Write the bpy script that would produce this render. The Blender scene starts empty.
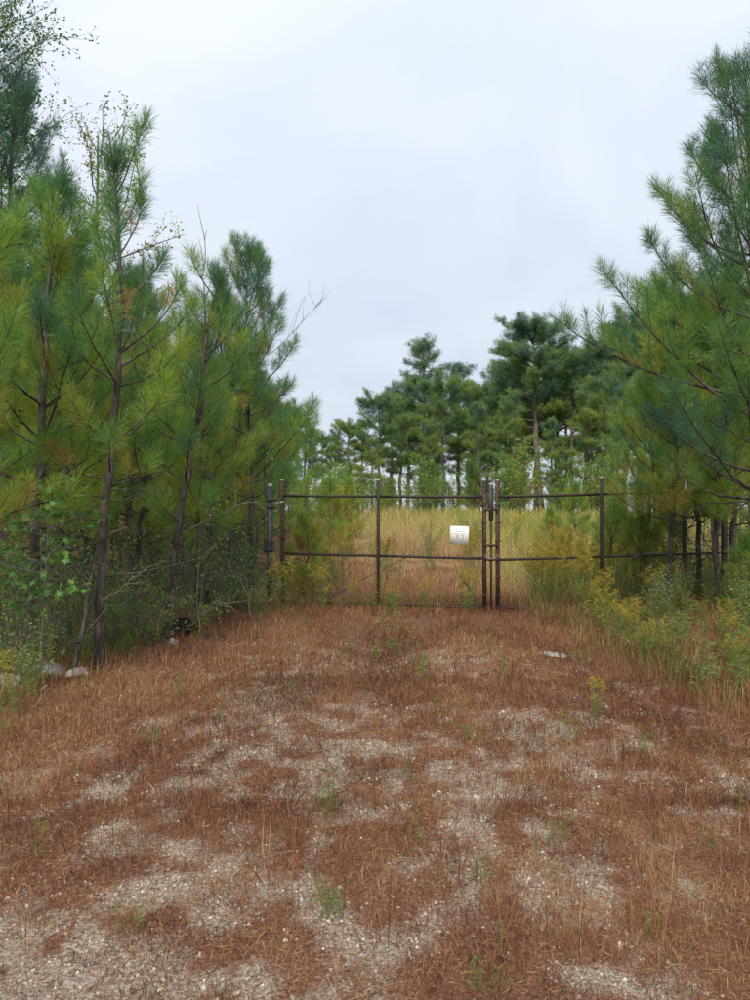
import bpy, math, random
import numpy as np
from mathutils import Vector

# ------------------------------------------------------------------ camera, world, sun, exposure
scene = bpy.context.scene
FPX, HOR = 752.0, 511.0
cam_d = bpy.data.cameras.new("camera")
cam_d.sensor_fit = 'VERTICAL'
cam_d.sensor_height = 36.0
cam_d.lens = 36.0 * FPX / 1000.0
cam_d.clip_end = 3000
cam = bpy.data.objects.new("camera", cam_d)
scene.collection.objects.link(cam)
CAMZ = 1.6
cam.location = (0, 0, CAMZ)
cam.rotation_euler = (math.radians(90) + math.atan((HOR - 500) / FPX), 0, 0)
scene.camera = cam

SUN_EL, SUN_AZ = math.radians(44), math.radians(190)     # azimuth clockwise from +Y
world = bpy.data.worlds.new("World")
scene.world = world
world.use_nodes = True
nt = world.node_tree
nt.nodes.clear()
N = nt.nodes.new
out = N('ShaderNodeOutputWorld')
sky = N('ShaderNodeTexSky')
sky.sky_type = 'NISHITA'
sky.sun_disc = False
sky.sun_elevation = SUN_EL
sky.sun_rotation = SUN_AZ
bg1 = N('ShaderNodeBackground'); bg1.inputs[1].default_value = 0.1
nt.links.new(sky.outputs[0], bg1.inputs[0])
tc = N('ShaderNodeTexCoord')
sep = N('ShaderNodeSeparateXYZ'); nt.links.new(tc.outputs['Generated'], sep.inputs[0])
zz = N('ShaderNodeMath'); zz.operation = 'MAXIMUM'; zz.inputs[1].default_value = 0.0
nt.links.new(sep.outputs[2], zz.inputs[0])
za = N('ShaderNodeMath'); za.operation = 'ADD'; za.inputs[1].default_value = 0.35
nt.links.new(zz.outputs[0], za.inputs[0])
dv = N('ShaderNodeVectorMath'); dv.operation = 'DIVIDE'
cmb = N('ShaderNodeCombineXYZ')
for i in range(3): nt.links.new(za.outputs[0], cmb.inputs[i])
nt.links.new(tc.outputs['Generated'], dv.inputs[0]); nt.links.new(cmb.outputs[0], dv.inputs[1])
nz = N('ShaderNodeTexNoise'); nz.inputs['Scale'].default_value = 1.9; nz.inputs['Detail'].default_value = 5
nz.inputs['Roughness'].default_value = 0.5; nz.inputs['Distortion'].default_value = 0.4
nt.links.new(dv.outputs[0], nz.inputs['Vector'])
rp = N('ShaderNodeValToRGB')
rp.color_ramp.elements[0].position = 0.32; rp.color_ramp.elements[0].color = (0.64, 0.715, 0.855, 1)
rp.color_ramp.elements[1].position = 0.68; rp.color_ramp.elements[1].color = (0.81, 0.855, 0.93, 1)
nt.links.new(nz.outputs[0], rp.inputs[0])
bg2 = N('ShaderNodeBackground')
gr_ = N('ShaderNodeMath'); gr_.operation = 'MULTIPLY_ADD'; gr_.inputs[1].default_value = 0.19; gr_.inputs[2].default_value = 0.385   # overcast: brighter overhead
nt.links.new(zz.outputs[0], gr_.inputs[0]); nt.links.new(gr_.outputs[0], bg2.inputs[1])
nt.links.new(rp.outputs[0], bg2.inputs[0])
mx = N('ShaderNodeMixShader'); mx.inputs[0].default_value = 0.96
nt.links.new(bg1.outputs[0], mx.inputs[1]); nt.links.new(bg2.outputs[0], mx.inputs[2])
nt.links.new(mx.outputs[0], out.inputs[0])

sun_d = bpy.data.lights.new("sun", 'SUN')
sun_d.energy = 1.5
sun_d.angle = math.radians(25)
sun_d.color = (1.0, 0.90, 0.72)
sun = bpy.data.objects.new("sun", sun_d)
scene.collection.objects.link(sun)
sd = Vector((math.sin(SUN_AZ) * math.cos(SUN_EL), math.cos(SUN_AZ) * math.cos(SUN_EL), math.sin(SUN_EL)))
sun.rotation_euler = sd.to_track_quat('Z', 'Y').to_euler()
sun.location = (0, -5, 30)

vs = scene.view_settings
vs.view_transform = 'Standard'
vs.look = 'None'
vs.exposure = 1.27
vs.gamma = 1.0
vs.use_curve_mapping = False
scene.cycles.max_bounces = 8
scene.cycles.transparent_max_bounces = 8
scene.cycles.diffuse_bounces = 4
scene.cycles.transmission_bounces = 4

# ------------------------------------------------------------------ helpers
COL = scene.collection
rng = np.random.default_rng(7)

def at(u, v, Y):                 # photo pixel -> point at distance Y
    return Vector(((u - 375) / FPX * Y, Y, CAMZ + (HOR - v) / FPX * Y))
def X(u, Y): return (u - 375) / FPX * Y
def Z(v, Y): return CAMZ + (HOR - v) / FPX * Y

def _hash(ix, iy, s):
    n = (ix.astype(np.int64) * 374761393 + iy.astype(np.int64) * 668265263 + s * 974711) & 0x7fffffff
    n = ((n ^ (n >> 13)) * 1274126177) & 0x7fffffff
    return ((n ^ (n >> 16)) & 0xffff) / 65535.0
def vnoise(x, y, s=0):
    ix, iy = np.floor(x), np.floor(y)
    fx, fy = x - ix, y - iy
    fx = fx * fx * (3 - 2 * fx); fy = fy * fy * (3 - 2 * fy)
    a = _hash(ix, iy, s); b = _hash(ix + 1, iy, s); c = _hash(ix, iy + 1, s); d = _hash(ix + 1, iy + 1, s)
    return (a * (1 - fx) + b * fx) * (1 - fy) + (c * (1 - fx) + d * fx) * fy
def fbm(x, y, s=0, o=4):
    x = np.asarray(x, float); y = np.asarray(y, float)
    t, a, n = 0, 0.5, 0
    for k in range(o):
        t = t + a * vnoise(x * 2 ** k + 17.3 * k, y * 2 ** k + 9.1 * k, s + k); n += a; a *= 0.5
    return t / n
def sstep(a, b, x):
    t = np.clip((x - a) / (b - a), 0, 1)
    return t * t * (3 - 2 * t)

def left_edge(y):   return -3.35 + 0.13 * np.clip(y - 6, -6, 12) + 0.35 * (fbm(np.asarray(y, float) * 0.6, 0 * np.asarray(y, float), 5) - .5)
def right_edge(y):  return 2.75 - 0.05 * np.clip(y - 6, -6, 10) + 0.5 * (fbm(np.asarray(y, float) * 0.6, 3 + 0 * np.asarray(y, float), 6) - .5)

def bare(x, y):                  # how bare and stony the drive is, 0..1
    x = np.asarray(x, float); y = np.asarray(y, float)
    n = 0.33 * fbm(x * 0.9 + 3.7, y * 0.7 + 1.2, 11, 3) + 0.67 * fbm(x * 7.5, y * 5.0, 21, 5)
    drive = sstep(0.0, 0.9, x - left_edge(y) - 0.5) * sstep(0.0, 0.7, right_edge(y) - x + 0.3)
    tracks = np.exp(-((x + 1.0) / 0.75) ** 2) + np.exp(-((x - 0.95) / 0.75) ** 2)
    near = sstep(11.0, 3.5, y)
    return np.clip(sstep(0.40, 0.67, n + 0.09 * tracks - 0.098 + 0.055 * near), 0, 1) * drive * (0.35 + 0.65 * near) * sstep(13, 11, y)

def gz(x, y):                    # ground height
    x = np.asarray(x, float); y = np.asarray(y, float)
    h = 0.05 * (fbm(x * 0.7, y * 0.7, 1, 4) - 0.5) + 0.02 * (fbm(x * 4, y * 4, 2, 3) - 0.5) * sstep(30, 12, y)
    h = h - 0.16 * sstep(0.0, 1.3, left_edge(y) - x) + 0.05 * sstep(0, 1.2, x - right_edge(y)) * sstep(16, 11, y)
    far = sstep(15, 60, y)
    h = h + far * 0.6 * (fbm(x * 0.06, y * 0.06, 4, 3) - 0.5) + 1.35 * sstep(16, 60, y)
    return h
def g(x, y): return float(gz(np.array([x]), np.array([y]))[0])

def mesh_np(name, V, F, mat=None, attrs=None, smooth=False):
    """V (n,3); F a list of (m,k) int arrays of faces with k corners"""
    me = bpy.data.meshes.new(name)
    V = np.asarray(V, np.float32)
    if not isinstance(F, (list, tuple)): F = [F]
    F = [np.asarray(f, np.int32) for f in F if len(f)]
    me.vertices.add(len(V)); me.vertices.foreach_set('co', V.ravel())
    tot = np.concatenate([np.full(len(f), f.shape[1], np.int32) for f in F])
    idx = np.concatenate([f.ravel() for f in F])
    me.loops.add(len(idx)); me.loops.foreach_set('vertex_index', idx)
    me.polygons.add(len(tot))
    st = np.zeros(len(tot), np.int32); st[1:] = np.cumsum(tot)[:-1]
    me.polygons.foreach_set('loop_start', st)
    me.polygons.foreach_set('loop_total', tot)
    if smooth: me.polygons.foreach_set('use_smooth', np.ones(len(tot), bool))
    if attrs:
        for k, a in attrs.items():
            at_ = me.attributes.new(k, 'FLOAT', 'POINT'); at_.data.foreach_set('value', np.asarray(a, np.float32))
    me.update(calc_edges=True)
    if mat: me.materials.append(mat)
    return me

def link(name, me, parent=None, loc=(0, 0, 0)):
    o = bpy.data.objects.new(name, me); COL.objects.link(o); o.location = loc
    if parent is not None: o.parent = parent
    return o
def tag(o, label=None, cat=None, group=None, kind=None):
    if label: o['label'] = label
    if cat: o['category'] = cat
    if group: o['group'] = group
    if kind: o['kind'] = kind
    return o
def empty(name, loc=(0, 0, 0), rz=0):
    o = bpy.data.objects.new(name, None); COL.objects.link(o); o.location = loc; o.rotation_euler = (0, 0, rz)
    o.empty_display_size = 0.2
    return o
def place(name, parts, loc, rz, sc, label, cat, group=None, tilt=(0, 0)):
    """a new thing from shared part meshes [(name, mesh), ...]"""
    e = empty(name, loc, rz)
    e.rotation_euler = (tilt[0], tilt[1], rz)
    e.scale = (sc, sc, sc) if not isinstance(sc, tuple) else sc
    for pn, me in parts:
        o_ = link(pn, me, e)
        if pn in ('flowers', 'foliage', 'crown'): o_['kind'] = 'stuff'
    return tag(e, label, cat, group)

class MB:
    """collects tubes, boxes and loose polys into one mesh"""
    def __init__(self): self.v = []; self.q = []; self.t = []; self.n = 0
    def add(self, V, Q=None, T=None):
        V = np.asarray(V, float).reshape(-1, 3)
        if Q is not None and len(Q): self.q.append(np.asarray(Q, int) + self.n)
        if T is not None and len(T): self.t.append(np.asarray(T, int) + self.n)
        self.v.append(V); self.n += len(V)
    def tube(self, P, R, sides=6, cap=True):
        P = np.asarray(P, float); n = len(P)
        R = np.full(n, R) if np.isscalar(R) else np.asarray(R, float)
        T = np.gradient(P, axis=0); T /= np.linalg.norm(T, axis=1)[:, None] + 1e-9
        ref = np.array([0, 0, 1.0]) if abs(T[0][2]) < 0.8 else np.array([1.0, 0, 0])
        U = np.cross(T, ref); U /= np.linalg.norm(U, axis=1)[:, None] + 1e-9
        W = np.cross(T, U)
        a = np.arange(sides) / sides * 2 * math.pi
        V = P[:, None, :] + R[:, None, None] * (np.cos(a)[None, :, None] * U[:, None, :] + np.sin(a)[None, :, None] * W[:, None, :])
        i = np.arange(n - 1)[:, None] * sides; j = np.arange(sides)[None, :]; k = (j + 1) % sides
        Q = np.stack([i + j, i + k, i + sides + k, i + sides + j], -1).reshape(-1, 4)
        V = V.reshape(-1, 3)
        T3 = None
        if cap:
            V = np.vstack([V, P[0], P[-1]])
            c0, c1 = n * sides, n * sides + 1
            jj = np.arange(sides); kk = (jj + 1) % sides
            T3 = np.vstack([np.stack([np.full(sides, c0), kk, jj], -1), np.stack([np.full(sides, c1), (n - 1) * sides + jj, (n - 1) * sides + kk], -1)])
        self.add(V, Q, T3)
    def box(self, c, s, ax=None):
        c = np.asarray(c, float); s = np.asarray(s, float) / 2
        B = np.array([[x, y, z] for x in (-1, 1) for y in (-1, 1) for z in (-1, 1)], float) * s
        if ax is not None: B = B @ np.asarray(ax, float)
        self.add(B + c, [[0, 1, 3, 2], [4, 6, 7, 5], [0, 4, 5, 1], [2, 3, 7, 6], [0, 2, 6, 4], [1, 5, 7, 3]])
    def mesh(self, name, mat, smooth=True, attrs=None):
        F = []
        if self.q: F.append(np.vstack(self.q))
        if self.t: F.append(np.vstack(self.t))
        return mesh_np(name, np.vstack(self.v), F, mat, attrs, smooth)

# ------------------------------------------------------------------ materials
def mat(name):
    m = bpy.data.materials.new(name); m.use_nodes = True
    t = m.node_tree; t.nodes.clear()
    o = t.nodes.new('ShaderNodeOutputMaterial')
    return m, t, o
def ramp(t, stops, fac):
    r = t.nodes.new('ShaderNodeValToRGB'); e = r.color_ramp.elements
    while len(e) < len(stops): e.new(0.5)
    for k, (p, c) in enumerate(stops):
        e[k].position = p; e[k].color = (*c, 1)
    t.links.new(fac, r.inputs[0])
    return r.outputs[0]
def noise(t, scale, detail=4, rough=0.55, vec=None, dist=0.0):
    n = t.nodes.new('ShaderNodeTexNoise'); n.inputs['Scale'].default_value = scale
    n.inputs['Detail'].default_value = detail; n.inputs['Roughness'].default_value = rough; n.inputs['Distortion'].default_value = dist
    if vec is not None: t.links.new(vec, n.inputs['Vector'])
    return n.outputs[0]
def objvec(t, scale=(1, 1, 1)):
    c = t.nodes.new('ShaderNodeTexCoord'); m = t.nodes.new('ShaderNodeMapping'); m.inputs['Scale'].default_value = scale
    t.links.new(c.outputs['Object'], m.inputs[0]); return m.outputs[0]
def mixc(t, f, a, b):
    m = t.nodes.new('ShaderNodeMix'); m.data_type = 'RGBA'
    for s, val in ((m.inputs[0], f), (m.inputs[6], a), (m.inputs[7], b)):
        if hasattr(val, 'links') or isinstance(val, bpy.types.NodeSocket): t.links.new(val, s)
        else: s.default_value = val if isinstance(val, float) else (*val, 1)
    return m.outputs[2]
def attr(t, name):
    a = t.nodes.new('ShaderNodeAttribute'); a.attribute_name = name; return a.outputs['Fac']
def bump(t, h, s, d=0.01):
    b = t.nodes.new('ShaderNodeBump'); b.inputs['Strength'].default_value = s; b.inputs['Distance'].default_value = d
    t.links.new(h, b.inputs['Height']); return b.outputs[0]
def mathn(t, op, a, b):
    m = t.nodes.new('ShaderNodeMath'); m.operation = op
    for s, val in ((m.inputs[0], a), (m.inputs[1], b)):
        if isinstance(val, bpy.types.NodeSocket): t.links.new(val, s)
        else: s.default_value = val
    return m.outputs[0]

def leaf_mat(name, stops, transl=0.4, rough=0.5, spec=0.4, vary=0.25):
    """foliage: colour by the per-leaf attribute 'hue', some light passing through"""
    m, t, o = mat(name)
    h = attr(t, 'hue')
    oi = t.nodes.new('ShaderNodeObjectInfo')
    h2 = mathn(t, 'ADD', h, mathn(t, 'MULTIPLY', mathn(t, 'SUBTRACT', oi.outputs['Random'], 0.5), vary))
    c = ramp(t, stops, h2)
    p = t.nodes.new('ShaderNodeBsdfPrincipled'); t.links.new(c, p.inputs['Base Color'])
    p.inputs['Roughness'].default_value = rough; p.inputs['Specular IOR Level'].default_value = spec
    tr = t.nodes.new('ShaderNodeBsdfTranslucent'); t.links.new(c, tr.inputs[0])
    mxs = t.nodes.new('ShaderNodeMixShader'); mxs.inputs[0].default_value = transl
    t.links.new(p.outputs[0], mxs.inputs[1]); t.links.new(tr.outputs[0], mxs.inputs[2])
    t.links.new(mxs.outputs[0], o.inputs[0])
    return m

M_needle = leaf_mat('pine_needles', [(0.0, (0.075, 0.19, 0.13)), (0.25, (0.12, 0.275, 0.085)), (0.5, (0.22, 0.40, 0.055)), (0.8, (0.42, 0.45, 0.05)), (1.0, (0.42, 0.24, 0.08))], 0.48, 0.42, 0.5)
M_needle_far = leaf_mat('mature_pine_needles_hazed', [(0.0, (0.09, 0.19, 0.15)), (0.3, (0.14, 0.27, 0.11)), (0.65, (0.25, 0.36, 0.07)), (1.0, (0.40, 0.40, 0.08))], 0.45, 0.45, 0.5, 0.3)  # far crowns: haze put into the colour by lightening the needles
M_broad = leaf_mat('broad_leaves', [(0.0, (0.07, 0.17, 0.045)), (0.4, (0.15, 0.28, 0.05)), (0.7, (0.30, 0.33, 0.06)), (0.9, (0.36, 0.26, 0.06)), (1.0, (0.32, 0.12, 0.06))], 0.35, 0.5, 0.35)
M_gum = leaf_mat('sweetgum_leaves', [(0.0, (0.07, 0.20, 0.05)), (0.6, (0.14, 0.30, 0.06)), (1.0, (0.28, 0.25, 0.06))], 0.35, 0.45, 0.45, 0.6)
M_weed = leaf_mat('weed_leaves', [(0.0, (0.08, 0.19, 0.04)), (0.5, (0.17, 0.30, 0.05)), (1.0, (0.32, 0.33, 0.08))], 0.35, 0.6, 0.3)
M_gold = leaf_mat('goldenrod_flowers', [(0.0, (0.42, 0.31, 0.04)), (0.5, (0.60, 0.43, 0.04)), (1.0, (0.50, 0.42, 0.12))], 0.3, 0.7, 0.2)
M_white = leaf_mat('white_flowers', [(0.0, (0.36, 0.36, 0.22)), (1.0, (0.62, 0.60, 0.5))], 0.3, 0.7, 0.2)
M_dry = leaf_mat('dry_grass', [(0.0, (0.055, 0.028, 0.019)), (0.2, (0.155, 0.064, 0.037)), (0.45, (0.29, 0.125, 0.068)), (0.66, (0.39, 0.215, 0.11)), (0.85, (0.50, 0.38, 0.21)), (0.93, (0.22, 0.2, 0.07)), (1.0, (0.12, 0.17, 0.05))], 0.25, 0.7, 0.2, 0.0)
M_field = leaf_mat('field_grass', [(0.0, (0.22, 0.095, 0.052)), (0.3, (0.36, 0.18, 0.09)), (0.55, (0.46, 0.36, 0.18)), (0.78, (0.46, 0.44, 0.13)), (1.0, (0.24, 0.31, 0.07))], 0.25, 0.7, 0.2, 0.0)

def bark_mat(name, c0, c1, c2, sz=(18, 18, 5)):
    m, t, o = mat(name)
    v = objvec(t, sz)
    n1 = noise(t, 1.0, 6, 0.65, v, 0.6)
    n2 = noise(t, 2.2, 3, 0.5, objvec(t))
    c = ramp(t, [(0.3, c0), (0.52, c1), (0.72, c2)], n1)
    c = mixc(t, ramp(t, [(0.45, (0, 0, 0)), (0.7, (0.5, 0.5, 0.5))], n2), c, c2)
    p = t.nodes.new('ShaderNodeBsdfPrincipled'); t.links.new(c, p.inputs['Base Color'])
    p.inputs['Roughness'].default_value = 0.9; p.inputs['Specular IOR Level'].default_value = 0.2
    t.links.new(bump(t, n1, 0.8, 0.02), p.inputs['Normal'])
    t.links.new(p.outputs[0], o.inputs[0]); return m
M_bark = bark_mat('pine_bark', (0.022, 0.018, 0.016), (0.068, 0.056, 0.048), (0.20, 0.18, 0.165))
M_barkf = bark_mat('mature_pine_bark', (0.05, 0.042, 0.038), (0.13, 0.115, 0.105), (0.24, 0.22, 0.20), (6, 6, 2))
M_barkb = bark_mat('hardwood_bark', (0.05, 0.045, 0.04), (0.13, 0.12, 0.105), (0.24, 0.22, 0.2))
M_dead = bark_mat('dead_wood', (0.08, 0.065, 0.052), (0.18, 0.155, 0.13), (0.32, 0.285, 0.25), (30, 30, 8))
M_stem = bark_mat('weed_stem', (0.09, 0.07, 0.03), (0.17, 0.13, 0.06), (0.22, 0.18, 0.09))
M_straw = bark_mat('dead_stalk', (0.25, 0.17, 0.10), (0.40, 0.30, 0.19), (0.5, 0.4, 0.27))

def rust_mat(name, paint, rust, dark, lo, hi, metal=0.0, rough=0.65):
    m, t, o = mat(name)
    n1 = noise(t, 9, 6, 0.65, objvec(t, (1, 1, 0.45)), 0.5)
    n2 = noise(t, 60, 4, 0.6, objvec(t))
    r = ramp(t, [(0.3, dark), (0.5, rust), (0.75, tuple(min(1, 1.5 * x) for x in rust))], n2)
    f = ramp(t, [(lo, (0, 0, 0)), (hi, (1, 1, 1))], n1)
    c = mixc(t, f, paint, r)
    p = t.nodes.new('ShaderNodeBsdfPrincipled'); t.links.new(c, p.inputs['Base Color'])
    p.inputs['Roughness'].default_value = rough; p.inputs['Metallic'].default_value = metal
    t.links.new(bump(t, n2, 0.4, 0.003), p.inputs['Normal'])
    t.links.new(p.outputs[0], o.inputs[0]); return m
M_rust = rust_mat('rusty_pipe', (0.028, 0.021, 0.019), (0.085, 0.036, 0.023), (0.02, 0.013, 0.011), 0.42, 0.58)
M_railm = rust_mat('dark_rail_pipe', (0.028, 0.023, 0.021), (0.075, 0.036, 0.025), (0.02, 0.014, 0.012), 0.45, 0.66)
M_post = rust_mat('peeling_grey_paint', (0.03, 0.038, 0.045), (0.12, 0.13, 0.135), (0.025, 0.022, 0.021), 0.5, 0.64)
M_wire = rust_mat('weathered_wire', (0.035, 0.03, 0.027), (0.06, 0.032, 0.022), (0.025, 0.018, 0.015), 0.35, 0.6)
M_galv = rust_mat('galvanised_fitting', (0.30, 0.30, 0.30), (0.16, 0.09, 0.06), (0.08, 0.05, 0.04), 0.5, 0.75, 0.3, 0.5)

def plain(name, c, rough=0.6, var=0.1, sc=30):
    m, t, o = mat(name)
    n1 = noise(t, sc, 4, 0.6, objvec(t))
    c1 = tuple(x * (1 - var) for x in c); c2 = tuple(min(1, x * (1 + var)) for x in c)
    cc = ramp(t, [(0.35, c1), (0.65, c2)], n1)
    p = t.nodes.new('ShaderNodeBsdfPrincipled'); t.links.new(cc, p.inputs['Base Color']); p.inputs['Roughness'].default_value = rough
    t.links.new(p.outputs[0], o.inputs[0]); return m
M_sign = plain('white_sign_paint', (0.82, 0.82, 0.82), 0.5, 0.07, 12)
M_ink = plain('faded_grey_ink', (0.27, 0.29, 0.33), 0.6, 0.2, 60)
M_inkf = plain('faint_grey_ink', (0.58, 0.58, 0.62), 0.6, 0.1, 60)
M_rock = bark_mat('grey_rock', (0.22, 0.21, 0.20), (0.36, 0.35, 0.33), (0.5, 0.48, 0.45), (9, 9, 9))
M_char = bark_mat('charred_log', (0.008, 0.007, 0.007), (0.018, 0.015, 0.014), (0.035, 0.03, 0.028), (12, 12, 12))

# gravel: pale crushed stone, colour per stone
m, t, o = mat('crushed_stone'); M_gravel = m
c = ramp(t, [(0.0, (0.14, 0.10, 0.075)), (0.35, (0.29, 0.235, 0.19)), (0.75, (0.45, 0.395, 0.335)), (1.0, (0.62, 0.57, 0.50))], attr(t, 'hue'))
p = t.nodes.new('ShaderNodeBsdfPrincipled'); t.links.new(c, p.inputs['Base Color']); p.inputs['Roughness'].default_value = 0.9
t.links.new(p.outputs[0], o.inputs[0])

# ground: thatch / stony bare soil / wood floor / field
m, t, o = mat('ground_soil'); M_ground = m
vo = objvec(t)
n1 = noise(t, 14, 8, 0.7, vo); n2 = noise(t, 70, 5, 0.65, vo); n3 = noise(t, 3.0, 5, 0.6, vo)
thatch = ramp(t, [(0.3, (0.065, 0.035, 0.023)), (0.48, (0.165, 0.082, 0.05)), (0.6, (0.26, 0.15, 0.095)), (0.75, (0.38, 0.28, 0.19))], n2)
soil = ramp(t, [(0.3, (0.13, 0.085, 0.055)), (0.45, (0.24, 0.18, 0.135)), (0.58, (0.41, 0.36, 0.30)), (0.74, (0.62, 0.58, 0.51))], n2)
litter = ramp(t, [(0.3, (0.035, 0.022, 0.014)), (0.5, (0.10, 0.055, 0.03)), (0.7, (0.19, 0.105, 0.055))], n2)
fieldc = ramp(t, [(0.3, (0.16, 0.085, 0.045)), (0.5, (0.30, 0.19, 0.09)), (0.7, (0.42, 0.32, 0.15))], n1)
bf = attr(t, 'bare'); wf = attr(t, 'wood'); ff = attr(t, 'field')
edge = mathn(t, 'MULTIPLY', mathn(t, 'SUBTRACT', n1, 0.5), 1.3)
bfm = ramp(t, [(0.2, (0, 0, 0)), (0.75, (1, 1, 1))], mathn(t, 'ADD', bf, edge))
cc = mixc(t, bfm, thatch, soil)
cc = mixc(t, ff, cc, fieldc)
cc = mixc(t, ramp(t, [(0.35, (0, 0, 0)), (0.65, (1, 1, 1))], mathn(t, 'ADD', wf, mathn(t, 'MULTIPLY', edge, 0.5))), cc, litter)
p = t.nodes.new('ShaderNodeBsdfPrincipled'); t.links.new(cc, p.inputs['Base Color']); p.inputs['Roughness'].default_value = 0.95
p.inputs['Specular IOR Level'].default_value = 0.15
t.links.new(bump(t, mathn(t, 'ADD', n2, n1), 0.8, 0.015), p.inputs['Normal'])
t.links.new(p.outputs[0], o.inputs[0])

# ------------------------------------------------------------------ ground sheet
def axis(pos):
    a = [0.0]
    for lim, step in pos:
        while a[-1] < lim: a.append(a[-1] + step)
    return np.array(a)
ax = axis([(5, 0.07), (9, 0.2), (30, 1.0), (120, 6), (900, 60)])
ax = np.concatenate([-ax[:0:-1], ax])
ay = np.concatenate([-axis([(4, 0.5), (20, 4), (300, 40)])[:0:-1], axis([(1.8, 0.3), (9, 0.06), (13.5, 0.1), (30, 0.6), (90, 3), (200, 12), (900, 60)])])
GX, GY = np.meshgrid(ax, ay)
gx, gy = GX.ravel(), GY.ravel()
nx, ny = len(ax), len(ay)
i = np.arange(ny - 1)[:, None] * nx; j = np.arange(nx - 1)[None, :]
Q = np.stack([i + j, i + j + 1, i + nx + j + 1, i + nx + j], -1).reshape(-1, 4)
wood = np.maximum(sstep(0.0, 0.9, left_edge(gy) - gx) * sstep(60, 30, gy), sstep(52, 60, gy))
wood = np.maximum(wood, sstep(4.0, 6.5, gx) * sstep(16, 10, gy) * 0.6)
field = sstep(14, 20, gy)
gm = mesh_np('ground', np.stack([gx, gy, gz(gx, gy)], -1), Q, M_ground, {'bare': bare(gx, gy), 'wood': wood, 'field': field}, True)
tag(link('ground', gm), kind='structure')

# ------------------------------------------------------------------ blades (needles, grass): diamonds with a bend
def blades(P, D, L, W, droop=0.1, r=rng):
    n = len(P)
    D = D / (np.linalg.norm(D, axis=1)[:, None] + 1e-9)
    S = np.cross(D, r.normal(size=(n, 3))); S /= np.linalg.norm(S, axis=1)[:, None] + 1e-9
    L = np.broadcast_to(L, (n,))[:, None]; W = np.broadcast_to(W, (n,))[:, None]
    dr = np.broadcast_to(droop, (n,))[:, None]
    mid = P + D * L * 0.5
    tip = P + D * L; tip = tip - np.array([0, 0, 1.0]) * dr * L
    V = np.stack([P, mid + S * W / 2, mid - S * W / 2, tip], 1).reshape(-1, 3)
    b = np.arange(n)[:, None] * 4
    F = np.concatenate([b + [0, 1, 2], b + [1, 3, 2]], 0)
    return V, F
def join(vf):
    V = []; F = []; n = 0
    for v, f in vf: V.append(v); F.append(f + n); n += len(v)
    return np.vstack(V), np.vstack(F)

def tufts(P, D, S, hue, k, nl, nw, shoot, r, th=(18, 66), jit=0.08, droop=0.09):
    """P,D,S: positions, axes, scales of shoots. k needles each"""
    n = len(P)
    D = D / (np.linalg.norm(D, axis=1)[:, None] + 1e-9)
    U = np.cross(D, r.normal(size=(n, 3))); U /= np.linalg.norm(U, axis=1)[:, None] + 1e-9
    Wv = np.cross(D, U)
    s = r.random((n, k)) ** 0.8                      # 0 at the tip, 1 at the base
    thv = np.radians(th[0] + (th[1] - th[0]) * s + r.normal(size=(n, k)) * 9)
    ph = r.random((n, k)) * 2 * math.pi
    base = P[:, None, :] - D[:, None, :] * (s * shoot * S[:, None])[..., None]
    d = np.cos(thv)[..., None] * D[:, None, :] + np.sin(thv)[..., None] * (np.cos(ph)[..., None] * U[:, None, :] + np.sin(ph)[..., None] * Wv[:, None, :])
    L = nl * S[:, None] * (0.6 + 0.6 * r.random((n, k)))
    V, F = blades(base.reshape(-1, 3), d.reshape(-1, 3), L.ravel(), nw, droop * (0.2 + 1.8 * r.random(n * k) ** 1.5), r)
    h = np.repeat((hue[:, None] + jit * r.normal(size=(n, k))).ravel(), 4)
    return V, F, np.clip(h, 0, 1)

def curve(p0, d0, L, n, up=0.0, wob=0.0, r=rng):
    """polyline from p0 along d0, bending upward by up over its length"""
    P = [np.array(p0, float)]; d = np.array(d0, float); d /= np.linalg.norm(d)
    for k in range(n):
        d = d + np.array([0, 0, up / n]) + r.normal(size=3) * wob
        d /= np.linalg.norm(d)
        P.append(P[-1] + d * L / n)
    return np.array(P)
def along(P, s):
    f = s * (len(P) - 1); k = min(int(f), len(P) - 2); f -= k
    d = P[k + 1] - P[k]
    return P[k] * (1 - f) + P[k + 1] * f, d / (np.linalg.norm(d) + 1e-9)

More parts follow.
